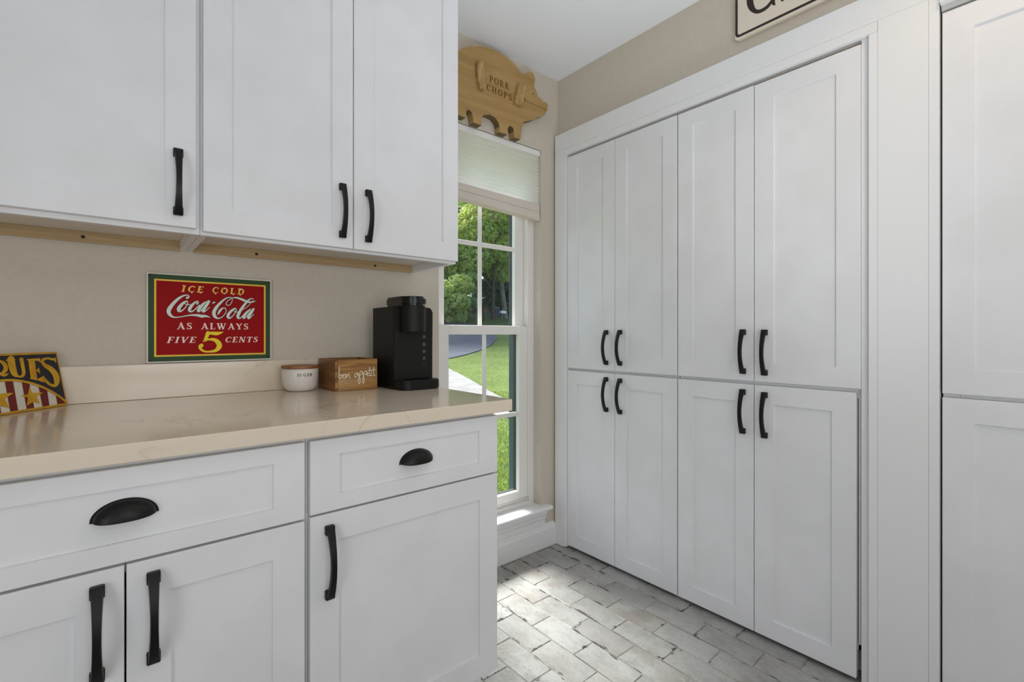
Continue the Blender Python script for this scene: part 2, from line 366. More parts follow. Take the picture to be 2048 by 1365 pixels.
GLYPH = {
 'A': (.86, [st((.14, .0, t_), (.45, 1, t_)), st((.41, 1, T), (.70, 0, T)), st((.24, .33, .07), (.6, .33, .07)), sf(.13, b0, .13), sf(.70, b0, .16)]),
 'C': (.74, [cv((.66, .74, .1), (.6, .88, .1), (.43, .955, .09), (.22, .82, .15), (.13, .5, .19), (.22, .18, .15), (.43, .045, .09), (.6, .12, .08), (.68, .25, .06)), st((.66, .95, .05), (.66, .7, .09))]),
 'D': (.80, [st((.2, 0, T), (.2, 1, T)), cv((.2, .955, .08), (.42, .95, .09), (.62, .8, .15), (.68, .5, .19), (.62, .2, .15), (.42, .05, .09), (.2, .045, .08)), sf(.16, b0, .14), sf(.16, b1, .14)]),
 'E': (.68, [st((.2, 0, T), (.2, 1, T)), st((.2, b1, S_), (.6, b1, S_)), st((.58, 1, .06), (.58, .76, .06)), st((.2, .51, .07), (.46, .51, .07)), st((.46, .62, .05), (.46, .4, .05)), st((.2, b0, S_), (.62, b0, S_)), st((.61, 0, .06), (.63, .25, .06)), sf(.14, b0, .12), sf(.14, b1, .12)]),
 'F': (.66, [st((.2, 0, T), (.2, 1, T)), st((.2, b1, S_), (.6, b1, S_)), st((.58, 1, .06), (.6, .74, .06)), st((.2, .5, .07), (.46, .5, .07)), st((.46, .62, .05), (.46, .38, .05)), sf(.2, b0, .18), sf(.14, b1, .12)]),
 'G': (.80, [cv((.66, .76, .09), (.6, .88, .1), (.43, .955, .09), (.22, .82, .15), (.13, .5, .19), (.22, .18, .15), (.43, .045, .09), (.62, .1, .1)), st((.66, .95, .05), (.66, .7, .09)), st((.64, .05, .16), (.64, .42, .16)), sf(.62, .42, .15)]),
 'H': (.86, [st((.2, 0, T), (.2, 1, T)), st((.64, 0, T), (.64, 1, T)), st((.2, .5, .08), (.64, .5, .08))]),
 'I': (.40, [st((.2, 0, T), (.2, 1, T)), sf(.2, b0, .18), sf(.2, b1, .18)]),
 'K': (.80, [st((.2, 0, T), (.2, 1, T)), st((.25, .45, .1), (.66, 1, .1)), st((.38, .6, .17), (.7, 0, .17))]),
 'L': (.64, [st((.2, 0, T), (.2, 1, T)), st((.2, b0, S_), (.6, b0, S_)), st((.58, 0, .06), (.6, .27, .06)), sf(.2, b1, .18), sf(.12, b0, .1)]),
 'N': (.86, [st((.15, 0, t_), (.15, 1, t_)), st((.15, 1, T), (.7, 0, T)), st((.7, 0, t_), (.7, 1, t_)), sf(.15, b0, .13), sf(.11, b1, .11), sf(.7, b1, .13)]),
 'O': (.84, [cv((.42, .955, .085), (.2, .82, .15), (.13, .5, .19), (.2, .18, .15), (.42, .045, .085), (.64, .18, .15), (.71, .5, .19), (.64, .82, .15), (.42, .955, .085))]),
 'P': (.70, [st((.2, 0, T), (.2, 1, T)), cv((.2, .95, .08), (.44, .94, .1), (.58, .74, .16), (.44, .5, .1), (.2, .48, .08)), sf(.2, b0, .17), sf(.14, b1, .12)]),
 'R': (.80, [st((.2, 0, T), (.2, 1, T)), cv((.2, .95, .08), (.44, .94, .1), (.56, .75, .16), (.44, .53, .1), (.2, .51, .08)), st((.38, .52, .16), (.68, 0, .16)), sf(.2, b0, .16), sf(.14, b1, .12)]),
 'S': (.62, [cv((.5, .78, .07), (.44, .9, .09), (.3, .955, .09), (.14, .86, .13), (.16, .66, .16), (.32, .52, .19), (.48, .36, .17), (.5, .18, .14), (.32, .045, .09), (.16, .1, .09), (.09, .24, .06)), st((.5, .98, .05), (.5, .74, .07)), st((.09, .02, .05), (.09, .27, .07))]),
 'T': (.72, [st((.36, 0, T), (.36, 1, T)), st((.06, b1, S_), (.66, b1, S_)), st((.07, 1, .06), (.05, .74, .06)), st((.65, 1, .06), (.67, .74, .06)), sf(.36, b0, .17)]),
 'U': (.84, [cv((.2, 1, T), (.2, .6, T), (.21, .3, .18), (.3, .09, .13), (.44, .05, .09), (.6, .14, .09), (.66, .4, .085), (.66, 1, .085)), sf(.2, b1, .17), sf(.66, b1, .13)]),
 'V': (.80, [st((.15, 1, T), (.42, 0, T)), st((.42, 0, t_), (.68, 1, t_)), sf(.15, b1, .15), sf(.68, b1, .12)]),
 'W': (1.16, [st((.15, 1, T), (.38, 0, T)), st((.38, 0, t_), (.6, .95, t_)), st((.52, 1, T), (.78, 0, T)), st((.78, 0, t_), (1.02, 1, t_)), sf(.15, b1, .14), sf(.56, b1, .15), sf(1.02, b1, .12)]),
 'Y': (.78, [st((.13, 1, T), (.4, .45, T)), st((.4, .45, t_), (.66, 1, t_)), st((.4, 0, T), (.4, .5, T)), sf(.13, b1, .14), sf(.66, b1, .12), sf(.4, b0, .17)]),
}
def word_polys(text, gap=.12):
    x, out = 0, []
    for chx in text:
        if chx == ' ': x += .55; continue
        adv, strokes = GLYPH[chx]
        for kind, pts in strokes:
            for pl in ribbon(pts, kind == 'c', True): out.append([(px+x, py) for px, py in pl])
        x += adv+gap
    return out, x-gap
def word(name, text, fn, p0, p1, top, m, parent, slant=0, gap=.12):
    """text on the baseline p0->p1 (2-D plane coordinates), capital height `top`, fn maps plane to world"""
    polys, wd = word_polys(text, gap)
    ax, ay = p1[0]-p0[0], p1[1]-p0[1]
    def f(x, y):
        k = x/wd
        return fn(p0[0]+ax*k+slant*y*top, p0[1]+ay*k+y*top)
    return raw_obj(name, polys_mesh(polys, f), m, parent)

# ------------------------------------------------------------------ dimensions (metres)
YW, XW, ZC = 1.767, 1.81, 2.458        # back wall, right wall, ceiling
XL, YF = -2.4, -3.2                    # the unseen walls
WX0, WX1, WZ0, WZ1 = 1.0755, 1.686, .20, 2.056   # window opening

# ------------------------------------------------------------------ room shell
floor = struct('floor', boxes((XL, XW+.6, YF, YW+.12, -.08, -.0032)), M['grout'])
fm = []
for vnum in range(6):
    bm = bmesh.new(); box(bm, -.0502, .0502, -.1040, .1040, -.010, 0, bevel=.0018)
    for v_ in bm.verts:
        if v_.co.z > -.005: v_.co.z += random.uniform(-.0012, .0004); v_.co.x += random.uniform(-.0012, .0012); v_.co.y += random.uniform(-.0014, .0014)
    me = bpy.data.meshes.new('brick'); fin(bm).to_mesh(me); bm.free(); me.materials.append(M['brick']); fm.append(me)
for r in range(-15, 8):
    xc = 1.0525+.1035*r
    off = 1.208 if r % 2 == 1 else 1.1035
    for k in range(-10, 4):
        yc = off+.1055+.211*k
        if yc < -.75 or yc-.1032 > YW-.03: continue
        if yc+.1032 > YW-.002:                      # the last brick of a row is cut at the wall
            bm = bmesh.new(); box(bm, -.0502, .0502, -.1040, YW-.003-yc, -.010, -.0003, bevel=.0018)
            me = bpy.data.meshes.new('brick'); fin(bm).to_mesh(me); bm.free(); me.materials.append(M['brick'])
            placed('brick', me, floor, Matrix.Translation((xc, yc, -.0004)))
        else:
            placed('brick', random.choice(fm), floor, Matrix.Translation((xc, yc, random.uniform(-.0012, .0003))) @ Matrix.Rotation(PI*random.randint(0, 1)+random.uniform(-.004, .004), 4, 'Z'))
struct('ceiling', boxes((XL, XW+.6, YF, YW+.12, ZC, ZC+.08)), M['ceil'])
struct('wall_back', boxes((XL, WX0, YW, YW+.14, 0, ZC), (WX1, XW+.6, YW, YW+.14, 0, ZC), (WX0, WX1, YW, YW+.14, 0, WZ0), (WX0, WX1, YW, YW+.14, WZ1, ZC)), M['wall'])
struct('wall_right', boxes((XW, XW+.6, YF, YW, 2.03, ZC), (XW, XW+.6, 1.692, YW, 0, 2.03), (XW, XW+.6, .24, .392, 0, 2.03), (XW, XW+.6, YF, -.62, 0, 2.03)), M['wall'])
struct('wall_left', boxes((XL-.1, XL, YF, YW, 0, ZC)), M['wall'])
struct('wall_front', boxes((XL, XW, YF-.1, YF, 0, ZC)), M['wall'])
# baseboard with a moulded top
bm = bmesh.new()
pf = [(YW, 0), (YW-.016, 0), (YW-.016, .092), (YW-.013, .098), (YW-.013, .104), (YW-.008, .112), (YW-.006, .121), (YW, .121)]
prism(bm, [(.9, y, z) for y, z in pf], (1.7785-.9, 0, 0)); struct('baseboard_back', bm, M['trim'])

# casing round the pantry doors: each board its own piece
tr1 = struct('trim_1', boxes((1.778, XW, .2385, 1.7548, 2.0632, 2.151), bevel=.0005), M['trim'])
obj('inner_bead', boxes((1.7795, XW, .3795, 1.7548, 2.032, 2.0628), bevel=.0004), M['trim'], tr1)
obj('side_board', boxes((1.778, XW, 1.6965, 1.7548, .002, 2.0625), bevel=.0005), M['trim'], tr1)
obj('inner_bead', boxes((1.7795, XW, 1.679, 1.696, .006, 2.0315), bevel=.0006), M['trim'], tr1)
tr2 = struct('trim_2', boxes((1.7785, XW, .2615, .3785, .002, 2.0628), bevel=.0004), M['trim'])
obj('inner_bead', boxes((1.7795, XW, .379, .4013, .006, 2.0315), bevel=.0006), M['trim'], tr2)
obj('filler_strip', boxes((1.797, XW, .4016, .4236, .006, 2.0312)), M['trim'], tr2)
obj('edge_strip', boxes((1.7792, XW, .2385, .261, .002, 2.0628), bevel=.0004), M['trim'], tr2)
tr3 = struct('trim_3', boxes((1.778, XW, -.62, .238, 2.048, 2.151), bevel=.0012), M['trim'])
obj('lip', boxes((1.764, 1.80, -.62, .2365, 2.0335, 2.047), bevel=.0015), M['trim'], tr3)
obj('valance', boxes((1.7875, XW, -.62, .2345, 2.0195, 2.033)), M['gap'], tr3)

# ------------------------------------------------------------------ window
win = bpy.data.objects.new('window_1', None); COL.objects.link(win); win.location = (1.381, YW, WZ0); ORG['window_1'] = Vector((1.381, YW, WZ0)); win['kind'] = 'structure'
# liner frame in the opening
obj('frame', boxes((WX0, 1.106, 1.822, 1.90, .236, WZ1), (1.655, WX1, 1.822, 1.90, .236, WZ1), (1.106, 1.655, 1.822, 1.90, 2.01, WZ1), (WX0, WX1, 1.822, 1.90, .2015, .236), (1.106, 1.655, 1.84, 1.90, .2365, .258), (1.643, 1.655, 1.822, 1.83, .26, 2.01)), M['white'], win)
def sash(name, z0, z1, y0, y1, gx0, gx1, gz0, gz1, xm, zm, ms=.0115):
    s = obj(name, boxes((1.107, gx0, y0, y1, z0, z1), (gx1, 1.6425 if y0 < 1.86 else 1.654, y0, y1, z0, z1), (gx0, gx1, y0, y1, z0, gz0), (gx0, gx1, y0, y1, gz1, z1), bevel=.002), M['white'], win)
    ym = (y0+y1)/2
    obj('muntin', boxes((xm-ms, xm+ms, ym-.008, ym-.002, gz0, gz1), bevel=.0015), M['white'], s)
    obj('muntin', boxes((gx0, xm-ms-.0005, ym-.008, ym-.002, zm-ms, zm+ms), (xm+ms+.0005, gx1, ym-.008, ym-.002, zm-ms, zm+ms), bevel=.0015), M['white'], s)
    for xa, xb in ((gx0, xm), (xm, gx1)):
        for za, zb in ((gz0, zm), (zm, gz1)):
            obj('glass_pane', boxes((xa+.0004, xb-.0004, ym, ym+.003, za+.0004, zb-.0004)), M['tglass'], s)
    obj('gasket', boxes((gx1-.004, gx1-.0003, ym+.0035, y1-.001, gz0, gz1), (gx0+.0003, gx0+.004, ym+.0035, y1-.001, gz0, gz1), (gx0+.005, gx1-.005, ym+.0035, y1-.001, gz0+.0003, gz0+.004)), M['dark'], s)
    return s
sash('lower_sash', .262, 1.148, 1.822, 1.865, 1.162, 1.585, .302, 1.104, 1.374, .695)
sash('upper_sash', 1.108, 2.009, 1.867, 1.905, 1.1647, 1.5935, 1.148, 1.95, 1.379, 1.5485)
# stool and apron
bm = bmesh.new(); pf = [(1.822, .2005), (1.73, .2005), (1.722, .2035), (1.719, .2095), (1.722, .217), (1.728, .2205), (1.822, .2205)]
prism(bm, [(1.033, y, z) for y, z in pf if y < YW]+[(1.033, YW-.0005, .2205)], (1.729-1.033, 0, 0)) if False else None
bm.free(); bm = bmesh.new()
prism(bm, [(1.033, y, z) for y, z in [(YW-.0004, .2005), (1.73, .2005), (1.722, .2035), (1.719, .2095), (1.722, .217), (1.728, .2205), (YW-.0004, .2205)]], (.696, 0, 0))
box(bm, WX0+.0005, WX1-.0005, YW-.0004, 1.8215, .2005, .2205)
obj('sill', bm, M['trim'], win)
bm = bmesh.new()
prism(bm, [(1.06, y, z) for y, z in [(YW, .125), (1.754, .125), (1.754, .142), (1.752, .150), (1.747, .156), (1.744, .170), (1.738, .180), (1.735, .190), (1.735, .200), (YW, .200)]], (.643, 0, 0))
obj('apron', bm, M['trim'], win)
# teal boards of the outside casing
obj('outside_casing', boxes((1.600, 1.74, 1.908, 1.922, .16, 2.12), (1.0, 1.150, 1.908, 1.922, .16, 2.12), (1.151, 1.599, 1.908, 1.922, 2.02, 2.12), (1.597, 1.654, 1.8665, 1.9075, .26, 1.105), (1.107, 1.15, 1.8665, 1.9075, .26, 1.105), bevel=.001), M['teal'], win)
obj('outside_sill', boxes((1.0, 1.74, 1.902, 1.95, .12, .158)), M['teal'], win)

# ------------------------------------------------------------------ pleated shade in the opening
sh = thing('window_shade', (1.38, 1.79, 1.70), 'pleated off-white fabric window shade, half lowered, under the wooden pig', 'window shade')
bm = bmesh.new(); box(bm, 1.079, 1.682, 1.7672, 1.815, 2.026, 2.0525, bevel=.002); obj('headrail', bm, M['white'], sh)
bm = bmesh.new(); n = 14; xs0, xs1 = 1.083, 1.678
rows = []
for i in range(2*n+1):
    f_ = i/(2*n); yy = 1.772 if i % 2 == 0 else 1.781
    rows.append((bm.verts.new((xs0, yy, 2.026+(1.790-2.026)*f_)), bm.verts.new((xs1, yy, 2.026+(1.775-2.026)*f_))))
for A, B in zip(rows, rows[1:]): bm.faces.new((A[0], A[1], B[1], B[0]))
obj('pleated_fabric', bm, M['fabric'], sh)
def tilt_box(bm, x0, x1, y0, y1, zl0, zr0, zl1, zr1, bev=.002):
    vs = [bm.verts.new(p) for p in ((x0, y0, zl0), (x1, y0, zr0), (x1, y1, zr0), (x0, y1, zl0), (x0, y0, zl1), (x1, y0, zr1), (x1, y1, zr1), (x0, y1, zl1))]
    fs = [bm.faces.new([vs[i] for i in f]) for f in ((3, 2, 1, 0), (4, 5, 6, 7), (0, 1, 5, 4), (1, 2, 6, 5), (2, 3, 7, 6), (3, 0, 4, 7))]
    if bev: bmesh.ops.bevel(bm, geom=list({e for f in fs for e in f.edges}), offset=bev, segments=2, affect='EDGES')
bm = bmesh.new(); tilt_box(bm, 1.081, 1.680, 1.768, 1.806, 1.758, 1.735, 1.791, 1.776); obj('bottom_rail_band', bm, M['railf'], sh)
bm = bmesh.new(); tilt_box(bm, 1.080, 1.681, 1.7675, 1.81, 1.7235, 1.6945, 1.7575, 1.7345); obj('bottom_rail', bm, M['railf'], sh)

# ------------------------------------------------------------------ cabinet hardware (shared meshes)
def handle_mesh():
    bm = bmesh.new()          # along z, projects toward -y, centre at origin on the door face
    Lh = .0825
    for s in (-1, 1):
        z0, z1 = sorted((s*Lh, s*(Lh-.0205)))
        box(bm, -.0102, .0102, -.0125, 0, z0, z1, bevel=.0016)
    n = 20; rings = []
    for i in range(n+1):
        t = i/n; z = -Lh+.0006+(2*Lh-.0012)*t; a = math.sin(PI*t)
        out = -.0122-.0255*a**.85; inn = -.0034-.0255*a**.72 if 0 < i < n else -.004
        inn = min(inn, -.002); hw = .0096-.0033*a**.9
        rings.append([bm.verts.new((x, y, z)) for x, y in ((-hw, inn), (-hw*.86, out), (hw*.86, out), (hw, inn))])
    for A, B in zip(rings, rings[1:]):
        for k in range(4): bm.faces.new((A[k], A[(k+1) % 4], B[(k+1) % 4], B[k]))
    bm.faces.new(rings[0]); bm.faces.new(list(reversed(rings[-1])))
    fin(bm); me = bpy.data.meshes.new('handle'); bm.to_mesh(me); bm.free(); me.materials.append(M['black']); smooth_by_angle(me, 40); return me
def cup_mesh():
    bm = bmesh.new(); n, m_ = 28, 10      # half bowl open below, wide along x
    a, b_, c = .0445, .0305, .0235
    # flange
    fl = []
    for i in range(n+1):
        t = PI*i/n
        for (fa, fb, yy) in ((.048, .0335, 0), (.048, .0335, -.0025), (.0425, .0285, -.004)):
            fl.append(bm.verts.new((fa*math.cos(t), yy, fb*math.sin(t)-.002)))
    for i in range(n):
        for k in range(2): bm.faces.new((fl[3*i+k], fl[3*i+k+1], fl[3*i+3+k+1], fl[3*i+3+k]))
    def shell(a, b_, c, flip):
        g_ = [[bm.verts.new((a*math.cos(PI*i/n)*math.cos(.5*PI*j/m_)**.8, -.003-c*math.sin(.5*PI*j/m_), b_*math.sin(PI*i/n)*math.cos(.5*PI*j/m_)**.8-.004*math.sin(.5*PI*j/m_))) for j in range(m_+1)] for i in range(n+1)]
        for i in range(n):
            for j in range(m_):
                q4 = (g_[i][j], g_[i][j+1], g_[i+1][j+1], g_[i+1][j])
                bm.faces.new(q4)
        return g_
    A = shell(a, b_, c, 0); B = shell(a-.002, b_-.002, c-.002, 1)
    bmesh.ops.remove_doubles(bm, verts=bm.verts[:], dist=1e-6)
    fin(bm); me = bpy.data.meshes.new('cup_pull'); bm.to_mesh(me); bm.free(); me.materials.append(M['black'])
    for p in me.polygons: p.use_smooth = True
    return me
HANDLE, CUP = handle_mesh(), cup_mesh()
FACE_Y = Matrix.Identity(4)                       # faces -Y
FACE_X = Matrix.Rotation(-PI/2, 4, 'Z')           # faces -X

def shaker(name, parent, axis, face, a0, a1, z0, z1, stile=.064, th=.0195, rail=None, m=None, depth=.0065):
    """frame-and-panel front; axis 'Y': lies in plane y=face and spans x a0..a1; axis 'X': plane x=face spans y"""
    rail = rail or stile; m = m or M['cab']
    def bx(bm, u0, u1, d0, d1, w0, w1, bev=0):
        if axis == 'Y': box(bm, u0, u1, face+d0, face+d1, w0, w1, bev)
        else: box(bm, face+d0, face+d1, u0, u1, w0, w1, bev)
    bm = bmesh.new()
    def P3(u, d, w_): return (u, face+d, w_) if axis == 'Y' else (face+d, u, w_)
    e_ = .0012; i0, i1, k0, k1 = a0+stile, a1-stile, z0+rail, z1-rail
    loops = [[(a0, th), (a1, th)], [(a0, e_), (a1, e_)], [(a0+e_, 0), (a1-e_, 0)], [(i0, 0), (i1, 0)], [(i0, th), (i1, th)]]
    zs = [(z0, z1), (z0, z1), (z0+e_, z1-e_), (k0, k1), (k0, k1)]
    R_ = []
    for ((ua, da), (ub, db_)), (za, zb) in zip(loops, zs):
        R_.append([bm.verts.new(P3(u, da, w_)) for u, w_ in ((ua, za), (ub, za), (ub, zb), (ua, zb))])
    for A_, B_ in zip(R_, R_[1:]+R_[:1]):
        for k in range(4): bm.faces.new((A_[k], A_[(k+1) % 4], B_[(k+1) % 4], B_[k]))
    d = obj(name, bm, m, parent)
    bm = bmesh.new(); bx(bm, a0+stile-.004, a1-stile+.004, depth, th-.002, z0+rail-.004, z1-rail+.004)
    obj('panel', bm, m, d)
    return d
def put_handle(door, x, y, z, axis):
    return tag(placed('handle', HANDLE, door, Matrix.Translation((x, y, z)) @ (FACE_Y if axis == 'Y' else FACE_X)), 'matte black arched bar handle')

# ------------------------------------------------------------------ base cabinets and worktop
FB = 1.08
def base_body(root, x0, x1, right_end=False):
    bm = boxes((x0, x0+.018, 1.121, YW-.003, .115, .879), (x1-.018, x1, 1.121, YW-.003, .115, .879), (x0+.018, x1-.018, 1.121, YW-.003, .115, .133), (x0+.018, x1-.018, YW-.012, YW-.003, .133, .879),
               (x0, x1, 1.1015, 1.1205, .83, .879), (x0, x0+.03, 1.1015, 1.1205, .115, .83), (x1-.03, x1, 1.1015, 1.1205, .115, .83), (x0+.03, x1-.03, 1.1015, 1.1205, .115, .15), (x0+.03, x1-.03, 1.1015, 1.1205, .675, .72),
               (x0, x0+.018, 1.165, YW-.003, 0, .1149), (x1-.018, x1, 1.165, YW-.003, 0, .1149))
    obj('body', bm, M['cab'], root)
    obj('toe_kick', boxes((x0+.0185, x1-.0185, 1.165, 1.18, 0, .1145)), M['cab'], root)
def base_double(name, x0, x1, label, cat='cabinet'):
    r = thing(name, ((x0+x1)/2, 1.43, 0), label, cat)
    base_body(r, x0, x1)
    l, e = x0+.0065, x1-.006; mid = (l+e)/2
    d = shaker('drawer', r, 'Y', FB, l, e, .6995, .868, .0632, rail=.0365)
    tag(placed('cup_pull', CUP, d, Matrix.Translation((mid, FB+.0065, .7805))), 'matte black cup pull')
    a = shaker('door', r, 'Y', FB, l, mid-.0015, .128, .6945, .0645); put_handle(a, mid-.0375, FB, .590, 'Y')
    c = shaker('door', r, 'Y', FB, mid+.0015, e, .128, .6945, .0645); put_handle(c, mid+.0395, FB, .590, 'Y')
    return r
base_double('base_cabinet', -.2955, .3245, 'white double-door base cabinet with one wide drawer, left end of the worktop')
base_double('base_cabinet', -.917, -.297, 'white double-door base cabinet under the worktop\'s far left end, cut off by the frame')
r = thing('base_cabinet', (.59, 1.43, 0), 'white single-door base cabinet with narrow drawer beside the window', 'cabinet')
base_body(r, .3255, .8585)
d = shaker('drawer', r, 'Y', FB, .3297, .8555, .7035, .868, .0655, rail=.0365); tag(placed('cup_pull', CUP, d, Matrix.Translation((.594, FB+.0065, .7785))), 'matte black cup pull')
d = shaker('door', r, 'Y', FB, .3297, .8555, .128, .6985, .0635); put_handle(d, .3703, FB, .5915, 'Y')

wt = obj('worktop', boxes((-.93, .893, 1.056, YW-.0005, .880, .914), bevel=.0018), M['quartz'], at=(0, 1.4, .88)); tag(wt, 'cream veined quartz worktop over the white base cabinets', 'worktop')
bs = obj('backsplash', boxes((-.93, .893, 1.747, YW-.0005, .9145, 1.0165), bevel=.001), M['quartz'], at=(0, 1.75, .9145)); tag(bs, 'low cream quartz upstand along the back of the worktop', 'backsplash')

# ------------------------------------------------------------------ wall cabinets
FU = 1.433
def wall_body(root, x0, x1, zb=1.362, zt=2.40):
    yb = YW-.001
    bm = boxes((x0, x0+.016, 1.473, yb, zb, zt), (x1-.016, x1, 1.473, yb, zb, zt), (x0+.016, x1-.016, 1.473, yb, zt-.016, zt), (x0+.016, x1-.016, yb-.006, yb, zb+.04, zt-.016),
               (x0, x0+.034, 1.4535, 1.4728, zb, zt), (x1-.034, x1, 1.4535, 1.4728, zb, zt), (x0+.034, x1-.034, 1.4535, 1.4728, zb, zb+.05), (x0+.034, x1-.034, 1.4535, 1.4728, zt-.05, zt))
    obj('body', bm, M['cab'], root)
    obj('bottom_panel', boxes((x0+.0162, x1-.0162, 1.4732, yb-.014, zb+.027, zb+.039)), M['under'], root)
    cl = obj('hanging_rail', boxes((x0+.0162, x1-.0162, yb-.0125, yb-.0062, zb-.003, zb+.0385)), M['cleat'], root)
    cl['label'] = 'raw wood hanging rail under the cabinet'
    return cl
def screw(parent, x, z):
    bm = bmesh.new(); n = 10
    prism(bm, [(x+.0045*math.cos(2*PI*i/n), YW-.0137, z+.0045*math.sin(2*PI*i/n)) for i in range(n)], (0, -.002, 0)); obj('screw', bm, M['hole'], parent)
r = thing('wall_cabinet', (-.07, 1.6, 1.362), 'white single-door wall cabinet, the leftmost one above the worktop', 'cabinet')
cl = wall_body(r, -.31, .1685)
screw(cl, onY(166, 472, YW-.0135).x, 1.373)
d = shaker('door', r, 'Y', FU, -.302, .1587, 1.3738, 2.392, .064); put_handle(d, .1208, FU, 1.4825, 'Y')
r = thing('wall_cabinet', (.56, 1.6, 1.362), 'white two-door wall cabinet beside the window, above the coffee maker', 'cabinet')
cl = wall_body(r, .1695, .9555)
for u in (513, 750): screw(cl, onY(u, 510, YW-.0135).x, 1.373)
d = shaker('door', r, 'Y', FU, .174, .5652, 1.3695, 2.392, .064); put_handle(d, .5305, FU, 1.481, 'Y')
d = shaker('door', r, 'Y', FU, .5680, .9535, 1.3695, 2.392, .064); put_handle(d, .6125, FU, 1.4775, 'Y')

# ------------------------------------------------------------------ pantry and tall cabinets in the right wall
FX = 1.79
def tall(name, y0, y1, label, doors, body_y):
    r = thing(name, (2.0, (y0+y1)/2, 0), label, 'cabinet')
    a, c = body_y
    bm = boxes((1.8125, 2.38, a, a+.016, .002, 2.022), (1.8125, 2.38, c-.016, c, .002, 2.022), (1.8125, 2.38, a+.016, c-.016, 2.004, 2.022), (1.8125, 2.38, a+.016, c-.016, .1, .116), (2.372, 2.38, a+.016, c-.016, .116, 2.004), (1.8125, 1.83, a+.0355, c-.0355, .9, .95), (1.87, 1.885, a+.016, c-.016, .002, .0995),
               (1.8125, 1.83, a+.016, a+.035, .1, 2.004), (1.8125, 1.83, c-.035, c-.016, .1, 2.004))
    obj('body', bm, M['cab'], r)
    for da, db, z0, z1, hy, hz in doors:
        d = shaker('door', r, 'X', FX, da, db, z0, z1, .0655, depth=.006)
        if hy is not None: put_handle(d, FX, hy, hz, 'X')
    return r
tall('pantry_cabinet', 1.056, 1.69, 'tall white pantry cabinet with four doors, the one nearer the window',
     [(1.3780, 1.6765, .9325, 2.0195, 1.4215, 1.042), (1.0570, 1.3755, .9325, 2.0195, 1.3415, 1.0425),
      (1.3780, 1.6765, .016, .9195, 1.4215, .819), (1.0570, 1.3755, .016, .9195, 1.3415, .818)], (1.0560, 1.689))
tall('pantry_cabinet', .42, 1.052, 'tall white pantry cabinet with four doors, the one farther from the window',
     [(.7485, 1.0515, .9325, 2.0185, .7845, 1.0405), (.4245, .7455, .9325, 2.0165, .7085, 1.039),
      (.7485, 1.0515, .016, .9195, .7855, .818), (.4365, .7455, .016, .9195, .7085, .814)], (.40, 1.0520))
tall('tall_cabinet', -.6, .235, 'tall white cabinet cut by the right edge of the photo, no handles showing',
     [(-.18, .2335, .9375, 2.0135, -.14, 1.04), (-.18, .2335, .016, .926, -.14, .818), (-.60, -.183, .9375, 2.0135, -.223, 1.04), (-.60, -.183, .016, .926, -.223, .818)], (-.61, .234))

# ------------------------------------------------------------------ enamel sign on the wall (front face y = 1.757)
YS = 1.7565
sg = thing('enamel_sign', (.24, 1.762, 1.02), 'red and green enamel advertising sign for a five cent drink', 'sign')
sx0, sx1, sz0, sz1 = .0722, .4083, 1.0195, 1.2882
bm = bmesh.new(); prism(bm, [(x, YS, z) for x, z in rounded(sx0, sx1, sz0, sz1, .004)], (0, .0065, 0)); obj('plate', bm, M['s_white'], sg)
def layer(k): return YS-.0005*k
def rect_print(name, x0, x1, z0, z1, k, m, r=.0): 
    bm = bmesh.new(); bm.faces.new([bm.verts.new((x, layer(k), z)) for x, z in rounded(x0, x1, z0, z1, r)]); return raw_obj(name, bm, m, sg)
def fr_in(d): return sx0+d, sx1-d, sz0+d, sz1-d
rect_print('green_border', *fr_in(.0035), 1, M['s_green'], .003)
rect_print('yellow_line', *fr_in(.0178), 2, M['s_yel'])
rect_print('red_field', *fr_in(.0228), 3, M['s_red'])
for cx, cz in ((sx0+.0075, sz0+.0075), (sx1-.0075, sz0+.0075), (sx0+.0075, sz1-.0075), (sx1-.0075, sz1-.0075)):
    bm = bmesh.new(); prism(bm, [(cx+.003*math.cos(i*PI/4), YS-.0005, cz+.003*math.sin(i*PI/4)) for i in range(8)], (0, -.0022, 0)); obj('screw', bm, M['hole'], sg)
def sc(x, y): return (280+x/6.5, 530+y/6.5)      # enlargement -> photograph pixel
def sp(x, y):
    p = onY(*sc(x, y), YS); return (p.x, p.z)
def fsg(k): return lambda x, z: (x, layer(k), z)
def sword(text, a, b_, ytop, m, k=5, slant=0, gap=.14):
    p0 = sp(*a); p1 = sp(*b_); tp = sp(a[0], ytop)[1]-p0[1]
    return word('lettering', text, fsg(k), p0, (p1[0]-slant*tp, p0[1]), tp, m, sg, slant, gap)
ic1 = sword('ICE', (530, 350), (838, 362), 266, M['s_yel'], slant=.22, gap=.2)
ic2 = sword('COLD', (930, 370), (1358, 388), 288, M['s_yel'], slant=.1, gap=.22)
# icicle highlights hanging from the yellow letters
ici = []
for (x, y, w_, l) in ((560, 266, 46, 8), (672, 280, 60, 9), (785, 285, 70, 9), (560, 345, 40, 7), (672, 350, 50, 20), (785, 352, 60, 16), (980, 292, 60, 9), (978, 362, 30, 22), (1100, 300, 60, 14), (1095, 368, 30, 16), (1200, 308, 40, 7), (1210, 376, 34, 18), (1310, 316, 60, 12), (1300, 382, 34, 18)):
    a = sp(x-w_*.3, y); c = sp(x+w_*.3, y); lz = l/6.5*1.75/942*1.2
    ici.append([(a[0], a[1]), (c[0], c[1]), (c[0]-.2*(c[0]-a[0]), c[1]-lz*.45), ((a[0]+c[0])/2+.0005, a[1]-lz), (a[0]+.2*(c[0]-a[0]), a[1]-lz*.4)])
for q_ in ici: raw_obj('icicle', polys_mesh([q_], fsg(6)), M['s_pink'], sg)
sword('AS', (478, 838), (678, 838), 752, M['s_pink'])
sword('ALWAYS', (790, 838), (1408, 845), 757, M['s_pink'])
